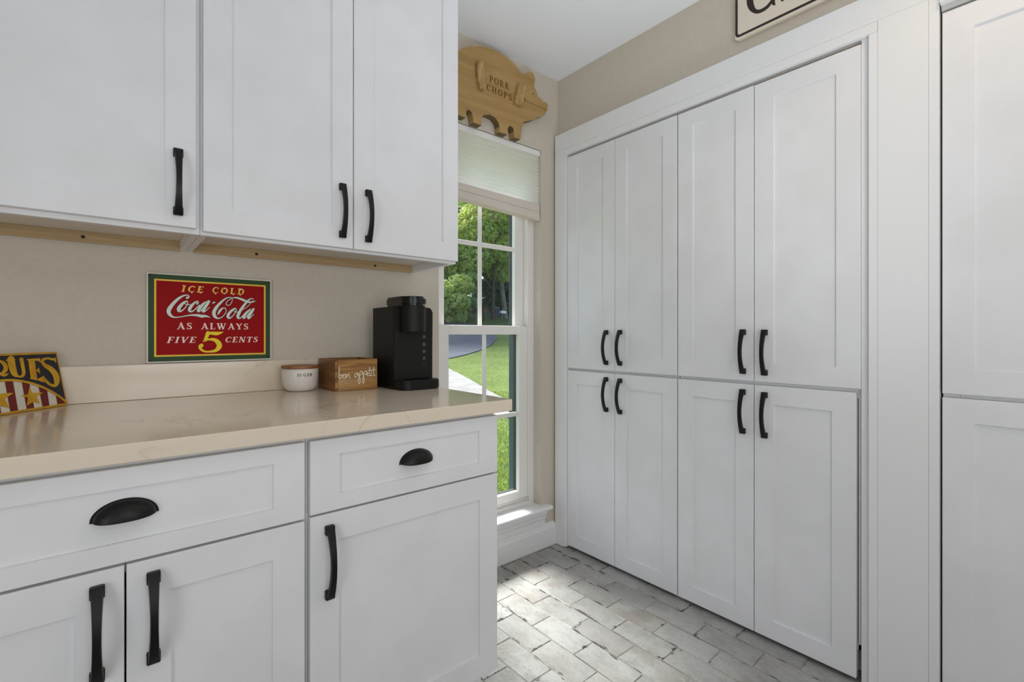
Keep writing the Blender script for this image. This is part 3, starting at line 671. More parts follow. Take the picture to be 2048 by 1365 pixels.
sword('FIVE', (340, 1018), (742, 1010), 937, M['s_pink'], slant=.28)
sword('CENTS', (1098, 1010), (1540, 1006), 937, M['s_pink'], slant=.2)
def script(strokes, conv, k, m, wk, name, grow=0):
    polys = []
    for s_ in strokes:
        polys += [[(onY(*conv(x, y), YS).x, onY(*conv(x, y), YS).z) for x, y in q_] for q_ in ribbon([(x, y, w_+grow/wk) for x, y, w_ in s_])]
    return raw_obj(name, polys_mesh(polys, fsg(k)), m, sg)
cA = lambda x, y: (320+x/17.06, 560+y/17.06)
cB = lambda x, y: (400+x/15.754, 570+y/15.754)
cC = lambda x, y: (320+x/9.752, 640+y/9.752)
mpp = 1.55/942      # metres per photo pixel at the sign
SA = [[(915, 620, 75), (965, 600, 62), (985, 562, 34), (930, 527, 34), (800, 545, 52), (620, 650, 88), (440, 825, 118), (315, 1000, 142), (295, 1100, 140), (340, 1195, 104), (430, 1262, 62), (530, 1284, 40), (700, 1268, 28), (900, 1228, 36), (1100, 1205, 54), (1300, 1218, 84), (1420, 1243, 100), (1560, 1240, 72), (1720, 1292, 8)],
      [(910, 727, 40), (790, 795, 84), (660, 940, 124), (635, 1035, 122), (690, 1078, 60), (800, 1015, 36), (890, 905, 32), (942, 800, 32), (910, 727, 40)],
      [(830, 785, 24), (865, 830, 24), (930, 852, 24), (1030, 842, 24)],
      [(1258, 815, 66), (1308, 775, 32), (1270, 735, 36), (1170, 790, 66), (1050, 920, 104), (1000, 1030, 108), (1050, 1085, 60), (1150, 1050, 36), (1250, 955, 36), (1340, 865, 36)],
      [(1560, 748, 36), (1450, 850, 84), (1325, 1000, 108), (1300, 1075, 76), (1380, 1058, 34), (1480, 950, 30), (1580, 820, 30)],
      [(1655, 745, 100), (1560, 900, 106), (1470, 1040, 108), (1490, 1092, 62), (1570, 1050, 30), (1690, 935, 20)]]
SB = [[(380, 583, 2), (400, 572, 40), (455, 554, 40), (478, 540, 2)],
      [(1010, 425, 18), (1005, 520, 18), (945, 625, 22), (865, 648, 24), (815, 600, 24), (860, 515, 20), (940, 455, 22), (1010, 420, 24), (1130, 408, 44), (1280, 450, 64), (1400, 500, 70), (1530, 548, 58), (1660, 540, 42), (1762, 500, 6)],
      [(1000, 418, 18), (930, 394, 24), (800, 438, 44), (640, 570, 72), (510, 720, 100), (438, 850, 112), (440, 945, 110), (490, 1025, 80), (570, 1058, 40), (680, 1022, 28), (780, 920, 22), (822, 820, 24), (790, 742, 28), (720, 735, 36), (640, 800, 72), (585, 885, 56), (550, 955, 6)],
      [(1110, 742, 38), (1010, 800, 68), (900, 920, 88), (878, 1010, 92), (930, 1052, 50), (1020, 992, 30), (1095, 890, 26), (1138, 800, 26), (1110, 742, 38)],
      [(1050, 795, 18), (1080, 842, 18), (1130, 862, 18), (1190, 850, 18)],
      [(1655, 495, 14), (1672, 452, 18), (1630, 430, 22), (1530, 480, 48), (1420, 600, 72), (1300, 760, 84), (1210, 920, 94), (1188, 1010, 92), (1225, 1058, 52), (1300, 1022, 28), (1400, 905, 24)],
      [(1300, 800, 18), (1450, 722, 18), (1580, 598, 18)],
      [(1590, 768, 32), (1480, 860, 68), (1382, 980, 84), (1370, 1050, 60), (1430, 1030, 28), (1520, 920, 24), (1610, 810, 24)],
      [(1680, 765, 70), (1600, 900, 78), (1520, 1020, 84), (1540, 1062, 46), (1610, 1012, 22), (1695, 925, 16)]]
for strokes, cvn, sca in ((SA, cA, 17.06), (SB, cB, 15.754)):
    script(strokes, cvn, 4, M['s_line'], mpp/sca, 'script_outline', .0026)
    script(strokes, cvn, 5, M['s_grey'], mpp/sca, 'script_lettering')
five = [[(872, 405, 46), (930, 250, 58)], [(838, 425, 14), (950, 383, 34), (1070, 395, 70), (1145, 465, 98), (1148, 530, 98), (1085, 598, 62), (960, 622, 34), (850, 612, 38), (785, 560, 50), (772, 515, 52), (808, 502, 78)]]
o5 = []
for s_ in five: o5 += [[(onY(*cC(x, y), YS).x, onY(*cC(x, y), YS).z) for x, y in q_] for q_ in ribbon(s_)]
o5 += [[(onY(*cC(x, y), YS).x, onY(*cC(x, y), YS).z) for x, y in q4] for q4 in ([(910, 232), (1240, 235), (1180, 278), (960, 290)], [(960, 284), (1185, 274), (1130, 298), (1080, 303)], [(900, 240), (965, 285), (905, 420), (835, 432)])]
raw_obj('numeral', polys_mesh(o5, fsg(5)), M['s_gold'], sg)

# ------------------------------------------------------------------ painted board leaning at the left end
aBR = Vector((-.0955, 1.7307, .9155)); aE = Vector((.6532, .7572, 0)); al = math.radians(11.75)
aN = Vector((-aE.y, aE.x, 0)); aU = aN*math.sin(al)+Vector((0, 0, math.cos(al))); aF = aE.cross(aU).normalized()
if aF.dot(Vector((0, 0, H))-aBR+Vector((0, 0, 0))) < 0: aF = -aF
AH, AWD = .1455, .300
def ab(s, t, k=0): return aBR+aE*s+aU*t+aF*(.0005*k)
def apx(x, y):
    d = ray(x/9.1, 690+y/9.1); o_ = Vector((0, 0, H)); tt = (aBR-o_).dot(aF)/d.dot(aF); p = o_+d*tt-aBR
    return (p.dot(aE), p.dot(aU))
sa = thing('painted_sign', tuple(aBR+aE*(-AWD/2)), 'small painted board with gold stars and stripes leaning at the worktop\'s left end', 'sign')
bm = bmesh.new(); prism(bm, [ab(s, t) for s, t in ((0, 0), (0, AH), (-AWD, AH), (-AWD, 0))], -aF*.012)
bmesh.ops.bevel(bm, geom=bm.edges[:], offset=.0012, segments=2, affect='EDGES'); obj('board', bm, M['a_gold'], sa)
def aprint(name, polys, k, m): return raw_obj(name, polys_mesh(polys, lambda s, t: ab(s, t, k)), m, sa)
IN = .0055
aprint('cream_field', [[(-IN, IN), (-IN, AH-IN), (-AWD+IN, AH-IN), (-AWD+IN, IN)]], 1, M['a_white'])
strp = [[(75, 640), (225, 640), (325, 1200), (180, 1220)], [(385, 660), (525, 690), (618, 1152), (480, 1170)], [(690, 740), (845, 790), (895, 1112), (768, 1138)], [(1000, 880), (1100, 940), (1200, 1060), (1042, 1092)]]
ps = [[apx(*p) for p in q4] for q4 in strp]
ps[3] = [ps[3][0], (-IN, ps[3][0][1]), (-IN, IN), ps[3][3]]
for q4 in ps: q4[3 if q4 is not ps[3] else 3] = (q4[3][0], IN)
for q4 in ps[:3]: q4[2] = (q4[2][0], IN)
dx = ps[0][0][0]-ps[1][0][0]
for k in (1, 2, 3): ps.append([(max(p[0]+dx*k, -AWD+IN), p[1]) for p in ps[0]])
for i, q4 in enumerate(ps): aprint('red_stripe', [q4], 2, M['a_red'])
arch = [apx(*p) for p in ((0, 640), (200, 648), (400, 670), (600, 718), (800, 792), (1000, 900), (1120, 985), (1200, 1052))]
cs = -AWD/2
arch = [(s, t) for s, t in arch if s > cs+.01]
left = [(2*cs-s, t) for s, t in reversed(arch)]
peak = [(cs, max(t for s, t in arch)+.001)]
full = left+peak+arch
nav = [[(full[i][0], full[i][1]), (full[i+1][0], full[i+1][1]), (full[i+1][0], AH-IN), (full[i][0], AH-IN)] for i in range(len(full)-1)]
nav = [[(min(max(s, -AWD+IN), -IN), t) for s, t in q4] for q4 in nav]
aprint('navy_field', nav, 3, M['a_navy'])
aprint('gold_arch', ribbon([(s, t, .0058) for s, t in full]), 4, M['a_gold'])
star0 = [(522, 765), (578, 882), (770, 870), (652, 952), (718, 1075), (593, 1042), (472, 1115), (492, 965), (368, 930), (490, 905)]
for (ox, oy, k) in ((570, 960, 1), (-38, 1000, 1.36)):
    pl = [apx(ox+(x-570)*k, oy+(y-960)*k) for x, y in star0]
    if ox < 0: pl = [(s, min(max(t, .007), .2)) for s, t in pl]
    c0 = apx(ox, oy)
    aprint('gold_star', [[c0, pl[i], pl[(i+1) % 10]] for i in range(10)], 4, M['a_gold'])
def ark(strokes, polys=()):
    out = []
    for s_ in strokes: out += [[apx(*q_) for q_ in q4] for q4 in ribbon(s_)]
    for p in polys: out.append([apx(*q_) for q_ in p])
    return out
aprint('lettering', ark([[(-20, 300, 40), (50, 345, 70), (85, 420, 82), (60, 490, 72), (-20, 525, 30), (-110, 470, 80), (-130, 400, 80), (-95, 330, 60), (-20, 300, 40)], [(-40, 535, 12), (20, 555, 44), (80, 555, 44), (145, 528, 6)]]), 5, M['a_gold'])
aprint('lettering', ark([[(180, 275, 138), (205, 410, 134), (245, 525, 110), (320, 582, 34), (390, 568, 56), (412, 500, 66), (392, 380, 68), (372, 268, 72)]], [[(80, 278), (262, 264), (262, 284), (84, 298)], [(325, 264), (412, 260), (412, 280), (325, 282)]]), 5, M['a_gold'])
aprint('lettering', ark([], [[(492, 262), (612, 254), (662, 640), (540, 612)], [(470, 264), (715, 246), (715, 264), (475, 284)], [(610, 256), (715, 246), (724, 332), (680, 302), (615, 290)], [(636, 478), (692, 415), (718, 540), (676, 498)], [(522, 606), (664, 634), (662, 654), (528, 622)], [(655, 636), (778, 568), (792, 692), (700, 664)]]), 5, M['a_gold'])
aprint('lettering', ark([[(985, 262, 40), (930, 268, 40), (850, 252, 32), (772, 272, 52), (752, 322, 54), (805, 382, 72), (905, 442, 92), (990, 545, 108), (1016, 650, 108), (995, 735, 72), (925, 742, 50), (850, 692, 52), (812, 645, 40)]], [[(985, 238), (1000, 240), (1006, 336), (955, 284)], [(778, 566), (800, 600), (850, 690), (804, 696)]]), 5, M['a_gold'])

# ------------------------------------------------------------------ sugar jar
jc = (.4815, 1.684, .914)
jar = thing('sugar_jar', jc, 'round white ceramic sugar jar with flat wooden lid on the worktop', 'jar')
bm = bmesh.new(); lathe(bm, [(0, .0005), (.036, .0005), (.043, .003), (.0495, .010), (.0545, .022), (.0568, .038), (.0572, .06), (.0566, .0755), (.0535, .0765), (.0525, .07), (0, .07)], jc, 48)
o = obj('bowl', bm, M['ceramic'], jar, smooth=True)
bm = bmesh.new(); lathe(bm, [(0, .0768), (.0575, .0768), (.0588, .0785), (.0588, .084), (.0578, .0858), (0, .0862)], jc, 48); o = obj('lid', bm, M['lid'], jar); smooth_by_angle(o.data)
polys, wd = word_polys('SUGAR', .16)
aL = math.atan2(onY(592.5, 753, 1.632).y-jc[1]-.003, onY(592.5, 753, 1.632).x-jc[0])
def jmap(x, y):
    a = aL+(x/wd)*.86+.0; zz = .914+.0515+y*.0098
    return (jc[0]+.0577*math.cos(a), jc[1]+.0577*math.sin(a), zz)
raw_obj('lettering', polys_mesh(polys, jmap), M['ink'], jar)

# ------------------------------------------------------------------ wooden box
bx0, bx1, by0, by1, bz0, bz1 = .5565, .7045, 1.566, 1.728, .9145, 1.0195
bxo = thing('wooden_box', (.63, 1.647, .9145), 'open acacia wood box with white script between sugar jar and coffee maker', 'box')
obj('front_panel', boxes((bx0+.0105, bx1-.0005, by0, by0+.01, bz0, bz1), bevel=.0008), M['box'], bxo, at=(.63, by0, .96))
obj('back_panel', boxes((bx0+.0105, bx1-.0105, by1-.01, by1, bz0, bz1), bevel=.0008), M['box'], bxo, at=(.63, by1, .96))
obj('side_panel', boxes((bx0, bx0+.01, by0, by1, bz0, bz1), bevel=.0008), M['boxend'], bxo, at=(bx0, 1.64, .96))
obj('side_panel', boxes((bx1-.01, bx1, by0+.0105, by1, bz0, bz1), bevel=.0008), M['boxend'], bxo, at=(bx1, 1.64, .96))
obj('bottom_panel', boxes((bx0+.0105, bx1-.0105, by0+.0105, by1-.0105, bz0+.001, bz0+.008)), M['boxend'], bxo)
for i in range(3): obj('finger_joint', boxes((bx0+.0003, bx0+.0098, by0-.0006, by0-.0001, bz0+.012+i*.034, bz0+.029+i*.034)), M['box'], bxo, at=(bx0, by0, .96))
cD = lambda x, y: (660+x/20.48, 720+y/20.48)
W_ = 30
bon = [[(375, 290), (368, 480), (362, 650), (360, 765)], [(360, 770), (440, 755), (484, 690), (465, 625), (425, 615), (380, 690)],
       [(560, 618), (525, 690), (560, 758), (620, 730), (640, 655), (592, 602), (545, 615), (484, 640)], [(662, 592), (662, 660), (668, 740)], [(668, 740), (705, 650), (762, 582), (785, 640), (800, 720), (832, 742)],
       [(1125, 572), (1060, 560), (1000, 650), (1030, 722), (1100, 670), (1140, 545)], [(1138, 545), (1165, 640), (1190, 720), (1160, 850), (1172, 962), (1222, 955), (1232, 820), (1203, 640), (1232, 520), (1290, 460), (1330, 520), (1290, 608), (1220, 622)],
       [(1300, 470), (1345, 560), (1362, 650), (1332, 850), (1352, 960), (1400, 920), (1392, 760), (1372, 640), (1402, 520), (1460, 448), (1502, 500), (1470, 588), (1392, 618)],
       [(1495, 610), (1560, 575), (1550, 522), (1508, 575), (1520, 660), (1598, 640)], [(1630, 300), (1612, 480), (1622, 640), (1662, 655)], [(1692, 505), (1690, 640), (1735, 655)], [(1780, 300), (1780, 480), (1790, 620), (1840, 650)], [(1568, 440), (1700, 428), (1850, 405)], [(1694, 462), (1697, 474)]]
polys = []
for s_ in bon: polys += [[(onY(*cD(x, y), by0).x, onY(*cD(x, y), by0).z) for x, y in q4] for q4 in ribbon([(x, y, W_) for x, y in s_])]
raw_obj('script_lettering', polys_mesh(polys, lambda x, z: (x, by0-.0005, z)), M['white_ink'], bxo)

# ------------------------------------------------------------------ coffee maker
cm = thing('coffee_maker', (.81, 1.58, .914), 'slim black single-serve coffee maker at the worktop end by the window', 'coffee maker')
def slab(outline, z0, z1, bev=0, seg=2):
    bm = bmesh.new(); prism(bm, [(x, y, z0) for x, y in outline], (0, 0, z1-z0))
    if bev:
        ed = [e for e in bm.edges if abs(e.verts[0].co.z-e.verts[1].co.z) < 1e-6]
        bmesh.ops.bevel(bm, geom=ed, offset=bev, segments=seg, affect='EDGES')
    return bm
bm = bmesh.new(); prism(bm, [(x, 1.506, z) for x, z in rounded(.7365, .8905, .9275, 1.2015, .018, corners=(0, 0, 1, 0))], (0, .172, 0))
bmesh.ops.bevel(bm, geom=[e for e in bm.edges if abs(e.verts[0].co.y-e.verts[1].co.y) < 1e-6], offset=.002, segments=2, affect='EDGES')
o = obj('body', bm, M['plas'], cm); smooth_by_angle(o.data)
o = obj('base', slab(rounded(.733, .892, 1.50, 1.682, .012), .914, .927, .002), M['plas'], cm); smooth_by_angle(o.data)
o = obj('drip_tray', slab(rounded(.736, .8865, 1.434, 1.505, .03, 8, (1, 1, 0, 0)), .9145, .9475, .003), M['plas'], cm); smooth_by_angle(o.data)
bm = bmesh.new()
for i in range(9): box(bm, .765+i*.011, .769+i*.011, 1.45, 1.496, .9478, .949)
g_ = obj('drip_grate', bm, M['gloss'], cm)
def stadium(xc, y0, y1, r, n=14):
    a = [(xc+r*math.cos(PI+PI*i/n), y0+r*math.sin(PI+PI*i/n)) for i in range(n+1)]
    c = [(xc+r*math.cos(PI*i/n), y1+r*math.sin(PI*i/n)) for i in range(n+1)]
    return a+c
o = obj('brew_head', slab(stadium(.8015, 1.4885, 1.585, .0435), 1.1135, 1.2035, .002), M['plas'], cm); smooth_by_angle(o.data)
o = obj('lid', slab(stadium(.8015, 1.4875, 1.594, .0455), 1.2045, 1.2365, .008, 4), M['gloss'], cm); smooth_by_angle(o.data)
for v_, rr in ((674, .0063), (689, .007), (703, .0068), (717, .006)):
    p = onY(848.3, v_, 1.5045); bm = bmesh.new(); n = 18
    prism(bm, [(p.x+rr*math.cos(2*PI*i/n), 1.5058, p.z+rr*math.sin(2*PI*i/n)) for i in range(n)], (0, -.0012, 0)); obj('button', bm, M['btn'], cm)
for v_ in (728, 733):
    p = onY(848.3, v_, 1.5045); obj('indicator', boxes((p.x-.008, p.x+.008, 1.5052, 1.5059, p.z-.0005, p.z+.0005)), M['btn'], cm)

# ------------------------------------------------------------------ wooden pig on the wall
YP = 1.727
pg = thing('wooden_pig', (1.4, 1.747, 2.04), 'honey-coloured wooden pig cut-out mounted above the window shade', 'wall decoration')
pc = lambda x, y: onY(910+x/6.5, 80+y/6.5, YP)
out_ = [(50, 135), (120, 100), (200, 80), (330, 80), (420, 98), (560, 152), (680, 232), (770, 312), (830, 382), (865, 432), (900, 438), (945, 420), (985, 405), (1018, 435), (1040, 490), (1038, 550), (1028, 600), (1050, 650), (1068, 700), (1080, 738), (1130, 780), (1146, 806), (1180, 810), (1203, 835), (1208, 880), (1190, 925), (1172, 962), (1130, 990), (1085, 1005), (1030, 1035), (950, 1055), (895, 1062), (880, 1100), (866, 1160), (857, 1220), (850, 1296),
        (768, 1266), (766, 1190), (755, 1142), (722, 1118), (700, 1126), (687, 1150), (682, 1234), (580, 1198), (580, 1130), (565, 1070), (522, 1010), (450, 970), (385, 974), (362, 986), (350, 1020), (346, 1112), (240, 1074), (236, 1010), (222, 945), (180, 906), (158, 908), (148, 930), (142, 1012), (-60, 935), (-66, 850), (-90, 720), (-125, 560), (-110, 400), (-70, 270), (-10, 185)]
bm = bmesh.new(); prism(bm, [pc(x, y) for x, y in out_], (0, .038, 0))
bm.faces.ensure_lookup_table()
for f in bm.faces: f.material_index = 0
fin(bm)
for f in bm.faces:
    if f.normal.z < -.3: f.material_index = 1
bmesh.ops.triangulate(bm, faces=[f for f in bm.faces if len(f.verts) > 4])
obj('body', bm, [M['pig'], M['pigside']], pg)
for nm, pl in (('hind_block', [(270, 288), (342, 300), (374, 662), (300, 652), (262, 420)]), ('ear_block', [(840, 570), (905, 636), (852, 884), (757, 826), (798, 592)])):
    bm = bmesh.new(); prism(bm, [pc(x, y)+Vector((0, -.0165, 0))*1 for x, y in pl], (0, .0163, 0))
    bmesh.ops.bevel(bm, geom=bm.edges[:], offset=.002, segments=2, affect='EDGES'); obj(nm, bm, M['pigblock'], pg, at=tuple(pc(*pl[0])))
p = pc(1015, 703); bm = bmesh.new(); prism(bm, [(p.x+.0035*math.cos(2*PI*i/10), YP-.0006, p.z+.0042*math.sin(2*PI*i/10)) for i in range(10)], (0, .0004, 0)); obj('eye', bm, M['ink'], pg)
pp = lambda x, y: (pc(x, y).x, pc(x, y).z)
raw_obj('mouth_groove', polys_mesh(ribbon([(*pp(885, 760), .004), (*pp(905, 785), .003), (*pp(1050, 852), .0016), (*pp(1190, 916), .0016)]), lambda x, z: (x, YP-.0004, z)), M['burn'], pg)
raw_obj('ear_notch', polys_mesh([[pp(893, 690), pp(915, 785), pp(880, 775)]], lambda x, z: (x, YP-.0005, z)), M['burn'], pg)
pe = lambda x, y: onY(960+x/15.17, 140+y/15.17, YP)
def pword(text, a, c, top):
    A, C_, Tp = pe(*a), pe(*c), pe(*top)
    return word('lettering', text, lambda x, z: (x, YP-.0005, z), (A.x, A.z), (C_.x, C_.z), Tp.z-A.z, M['burn'], pg, 0, .16)
pword('PORK', (280, 356), (880, 618), (280, 146)); pword('CHOPS', (190, 610), (965, 950), (190, 405))

# ------------------------------------------------------------------ framed word sign above the pantry (front x = 1.79)
ws = thing('word_sign', (1.8, .62, 2.215), 'cream board sign with dark outline and lettering above the pantry casing', 'sign')
oy0, oy1, oz0, oz1 = .33, .8165, 2.2115, 2.43
bm = bmesh.new(); prism(bm, [(1.7905, y, z) for y, z in rounded(oy0, oy1, oz0, oz1, .012)], (.0185, 0, 0)); obj('board', bm, M['sgn'], ws)
rr = rounded(oy0+.009, oy1-.006, oz0+.013, oz1-.009, .012)
raw_obj('outline', polys_mesh(ribbon([(y, z, .0092) for y, z in rr+[rr[0]]], False), lambda y, z: (1.7901, y, z)), M['sgnink'], ws)
ak = lambda x, y: onX(1400+x/5.689, y/5.689, 1.79)
def astroke(pts): return [[(ak(x, y).y, ak(x, y).z) for x, y in q4] for q4 in ribbon(pts)]
al_ = astroke([(780, -260, 30), (690, -250, 40), (610, -150, 60), (570, -20, 74), (580, 70, 76), (620, 122, 56), (680, 128, 40), (760, 82, 34), (820, 10, 30)])+astroke([(838, -270, 36), (836, -100, 42), (832, 20, 42), (842, 46, 34)])
raw_obj('lettering', polys_mesh(al_, lambda y, z: (1.7900, y, z)), M['sgnink'], ws)
raw_obj('lettering', polys_mesh(astroke([(925, -280, 40), (930, -140, 42), (936, -4, 40)]), lambda y, z: (1.7900, y, z)), M['sgnink'], ws)

# ------------------------------------------------------------------ recessed ceiling light just out of view (warm)
dl = thing('ceiling_light', (1.32, -.02, ZC), 'small round recessed ceiling light above the tall cabinets', 'ceiling light')
bm = bmesh.new(); lathe(bm, [(.05, -.0005), (.072, -.0005), (.070, -.006), (.052, -.008), (.05, -.0005)], (1.32, -.02, ZC), 28); obj('trim_ring', bm, M['white'], dl)
em = bpy.data.materials.new('warm_lens'); em.use_nodes = True; bb = em.node_tree.nodes['Principled BSDF']; bb.inputs['Emission Color'].default_value = (1, .78, .5, 1); bb.inputs['Emission Strength'].default_value = 6
bm = bmesh.new(); lathe(bm, [(0, -.003), (.0495, -.003), (.0495, -.0006), (0, -.0006)], (1.32, -.02, ZC), 28); obj('lens', bm, em, dl)
light('warm_downlight', 'SPOT', (1.32, -.02, ZC-.02), 9, (1, .74, .45), target=(1.45, .12, 0), spot_size=math.radians(140), spot_blend=.6, shadow_soft_size=.045)

# ================================================================== OUTDOORS
def gz(x, y):
    d = SN*x+CS*y
    K = ((-60, -.5), (2, -.42), (4, -.30), (7, -.18), (12, .23), (14, .35), (22, 1.05), (30, 1.95), (40, 2.9), (60, 4.2), (200, 9))
    for (a, za), (c, zc) in zip(K, K[1:]):
        if d <= c: return za+(zc-za)*(d-a)/(c-a)
    return 9
def ground_hit(u, v):
    d = ray(u, v); lo, hi = 2.5, 150
    for _ in range(50):
        m_ = (lo+hi)/2; p = d*m_
        if H+p.z > gz(p.x, p.y): lo = m_
        else: hi = m_
    p = d*lo; return Vector((p.x, p.y, gz(p.x, p.y)))
def gp(u, d):
    s = (u-1024)/F; x, y = d*(SN+s*CS), d*(CS-s*SN); return Vector((x, y, gz(x, y)))
bm = bmesh.new(); nx, ny = 70, 70; xs = [-40+i*110/nx for i in range(nx+1)]; ys = [1.96+((j/ny)**1.5)*95 for j in range(ny+1)]
gr = [[bm.verts.new((x, y, gz(x, y))) for x in xs] for y in ys]
for j in range(ny):
    for i in range(nx): bm.faces.new((gr[j][i], gr[j][i+1], gr[j+1][i+1], gr[j+1][i]))
lw = struct('lawn', bm, M['lawn'])
# driveway and path draped a little above the lawn
def drape(name, A, B, m, lift, label, cat, n=14):
    bm = bmesh.new(); rows = []
    def res(c, k):
        f = k*(len(c)-1); i = min(int(f), len(c)-2); return c[i].lerp(c[i+1], f-i)
    N_ = 28
    for i in range(N_+1):
        a, c = res(A, i/N_), res(B, i/N_)
        row = []
        for j in range(n+1):
            p = a.lerp(c, j/n); row.append(bm.verts.new((p.x, p.y, gz(p.x, p.y)+lift)))
        rows.append(row)
    for r0, r1 in zip(rows, rows[1:]):
        for j in range(n): bm.faces.new((r0[j], r0[j+1], r1[j+1], r1[j]))
    ext = bmesh.ops.extrude_face_region(bm, geom=bm.faces[:])
    for v_ in ext['geom']:
        if isinstance(v_, bmesh.types.BMVert): v_.co.z -= lift+.06
    o = struct(name, bm, m); return o
pa = [ground_hit(u, v) for u, v in ((700, 690), (800, 706), (892, 737), (935, 759), (982, 787), (1022, 808), (1070, 824), (1140, 838))]
pb = [ground_hit(u, v) for u, v in ((640, 740), (760, 766), (860, 798), (930, 818), (985, 832), (1022, 840), (1070, 850), (1140, 862))]
drape('garden_path', pa, pb, M['path'], .03, '', '')
da = [ground_hit(u, v) for u, v in ((892, 720), (925, 713), (955, 704), (982, 692), (994, 678), (985, 662), (950, 651), (915, 644), (880, 640))]
db = [ground_hit(u, v) for u, v in ((560, 735), (560, 725), (565, 712), (570, 700), (580, 690), (590, 675), (600, 662), (610, 652), (620, 648))]
drape('driveway', da, db, M['drive'], .03, '', '')
# short grass by the window
rnd = random.Random(3); vs_, fs_ = [], []
for i in range(44000):
    dd = 2.9+6.2*rnd.random()**1.6; uu = 860+260*rnd.random()
    p = gp(uu, dd)
    if p.y < 2.1: continue
    a = rnd.random()*2*PI; h_ = .02+.028*rnd.random(); w2 = .004+.003*rnd.random(); lx, ly = .06*(rnd.random()-.5), .06*(rnd.random()-.5)
    # keep off the path
    q_ = None
    k = len(vs_); vs_ += [(p.x-w2*math.cos(a), p.y-w2*math.sin(a), p.z-.005), (p.x+w2*math.cos(a), p.y+w2*math.sin(a), p.z-.005), (p.x+lx, p.y+ly, p.z+h_)]; fs_.append((k, k+1, k+2))
PATH_POLY = [(p.x, p.y) for p in pa]+[(p.x, p.y) for p in reversed(pb)]
def inside(x, y, poly):
    c = False; n = len(poly)
    for i in range(n):
        (x0, y0), (x1, y1) = poly[i], poly[i-1]
        if (y0 > y) != (y1 > y) and x < (x1-x0)*(y-y0)/(y1-y0)+x0: c = not c
    return c
fs_ = [f for f in fs_ if not inside(vs_[f[2]][0], vs_[f[2]][1], PATH_POLY)]
me = bpy.data.meshes.new('grass'); me.from_pydata(vs_, [], fs_); me.materials.append(M['grass'])
go = bpy.data.objects.new('grass', me); COL.objects.link(go); tag(go, 'short sunlit grass blades on the lawn outside the window', 'grass', kind='stuff')

def foliage(rg, centers, n, size):
    vs_, fs_ = [], []
    for i in range(n):
        c, r = rg.choice(centers)
        while True:
            d = Vector((rg.uniform(-1, 1), rg.uniform(-1, 1), rg.uniform(-1, 1)))
            if d.length < 1: break
        d = d.normalized()*(d.length**.5)
        p = c+Vector((d.x*r[0], d.y*r[0], d.z*r[1]))
        nrm = (d+Vector((rg.gauss(0, .5), rg.gauss(0, .5), rg.gauss(.4, .5)))).normalized()
        a = nrm.orthogonal().normalized(); a = (Matrix.Rotation(rg.random()*6.28, 3, nrm) @ a); b_ = nrm.cross(a); s = size*rg.uniform(.6, 1.3)
        k = len(vs_); vs_ += [p-a*s, p+b_*s*.45, p+a*s-nrm*s*.25, p-b_*s*.45]; fs_ += [(k, k+1, k+2), (k, k+2, k+3)]
    return vs_, fs_
def tree(name, label, u, d, hgt, rad, m, n, seed, size=.24, trunk=.3, low=.25, bark='bark', cat='tree', lean=0):
    rg = random.Random(seed); p = gp(u, d); r = thing(name, tuple(p), label, cat)
    cs_ = []
    nb_ = 9 if name == 'tree' else 6
    bm = bmesh.new()
    if name == 'tree':
        top = p+Vector((lean, 0, hgt*.8)); tube(bm, [p-Vector((0, 0, .1)), p.lerp(top, .4)+Vector((rg.uniform(-.3, .3), 0, 0)), top], [trunk, trunk*.75, trunk*.3], 8)
    for i in range(nb_):
        f = low+(1-low)*(i+.5)/nb_; a = i*2.4+rg.random(); rr_ = rad*(1-abs(f-.55)*.9)*rg.uniform(.35, .75)
        c = p+Vector((math.cos(a)*rr_+lean*f, math.sin(a)*rr_, hgt*f)); cr_ = rad*rg.uniform(.4, .62)
        cs_.append((c, (cr_, cr_*.72)))
        base = p.lerp(p+Vector((lean, 0, hgt*.8)), max(.02, f*.6)); tube(bm, [base, base.lerp(c, .6)+Vector((0, 0, -.1)), c], [trunk*.32, trunk*.2, trunk*.06], 5)
    obj('trunk' if name == 'tree' else 'stems', bm, M[bark], r)
    vs_, fs_ = foliage(rg, cs_, n, size)
    me = bpy.data.meshes.new('foliage'); me.from_pydata([v_-p for v_ in vs_], [], fs_); me.materials.append(M[m])
    f = bpy.data.objects.new('foliage', me); COL.objects.link(f); f.parent = r; f['kind'] = 'stuff'
    return r
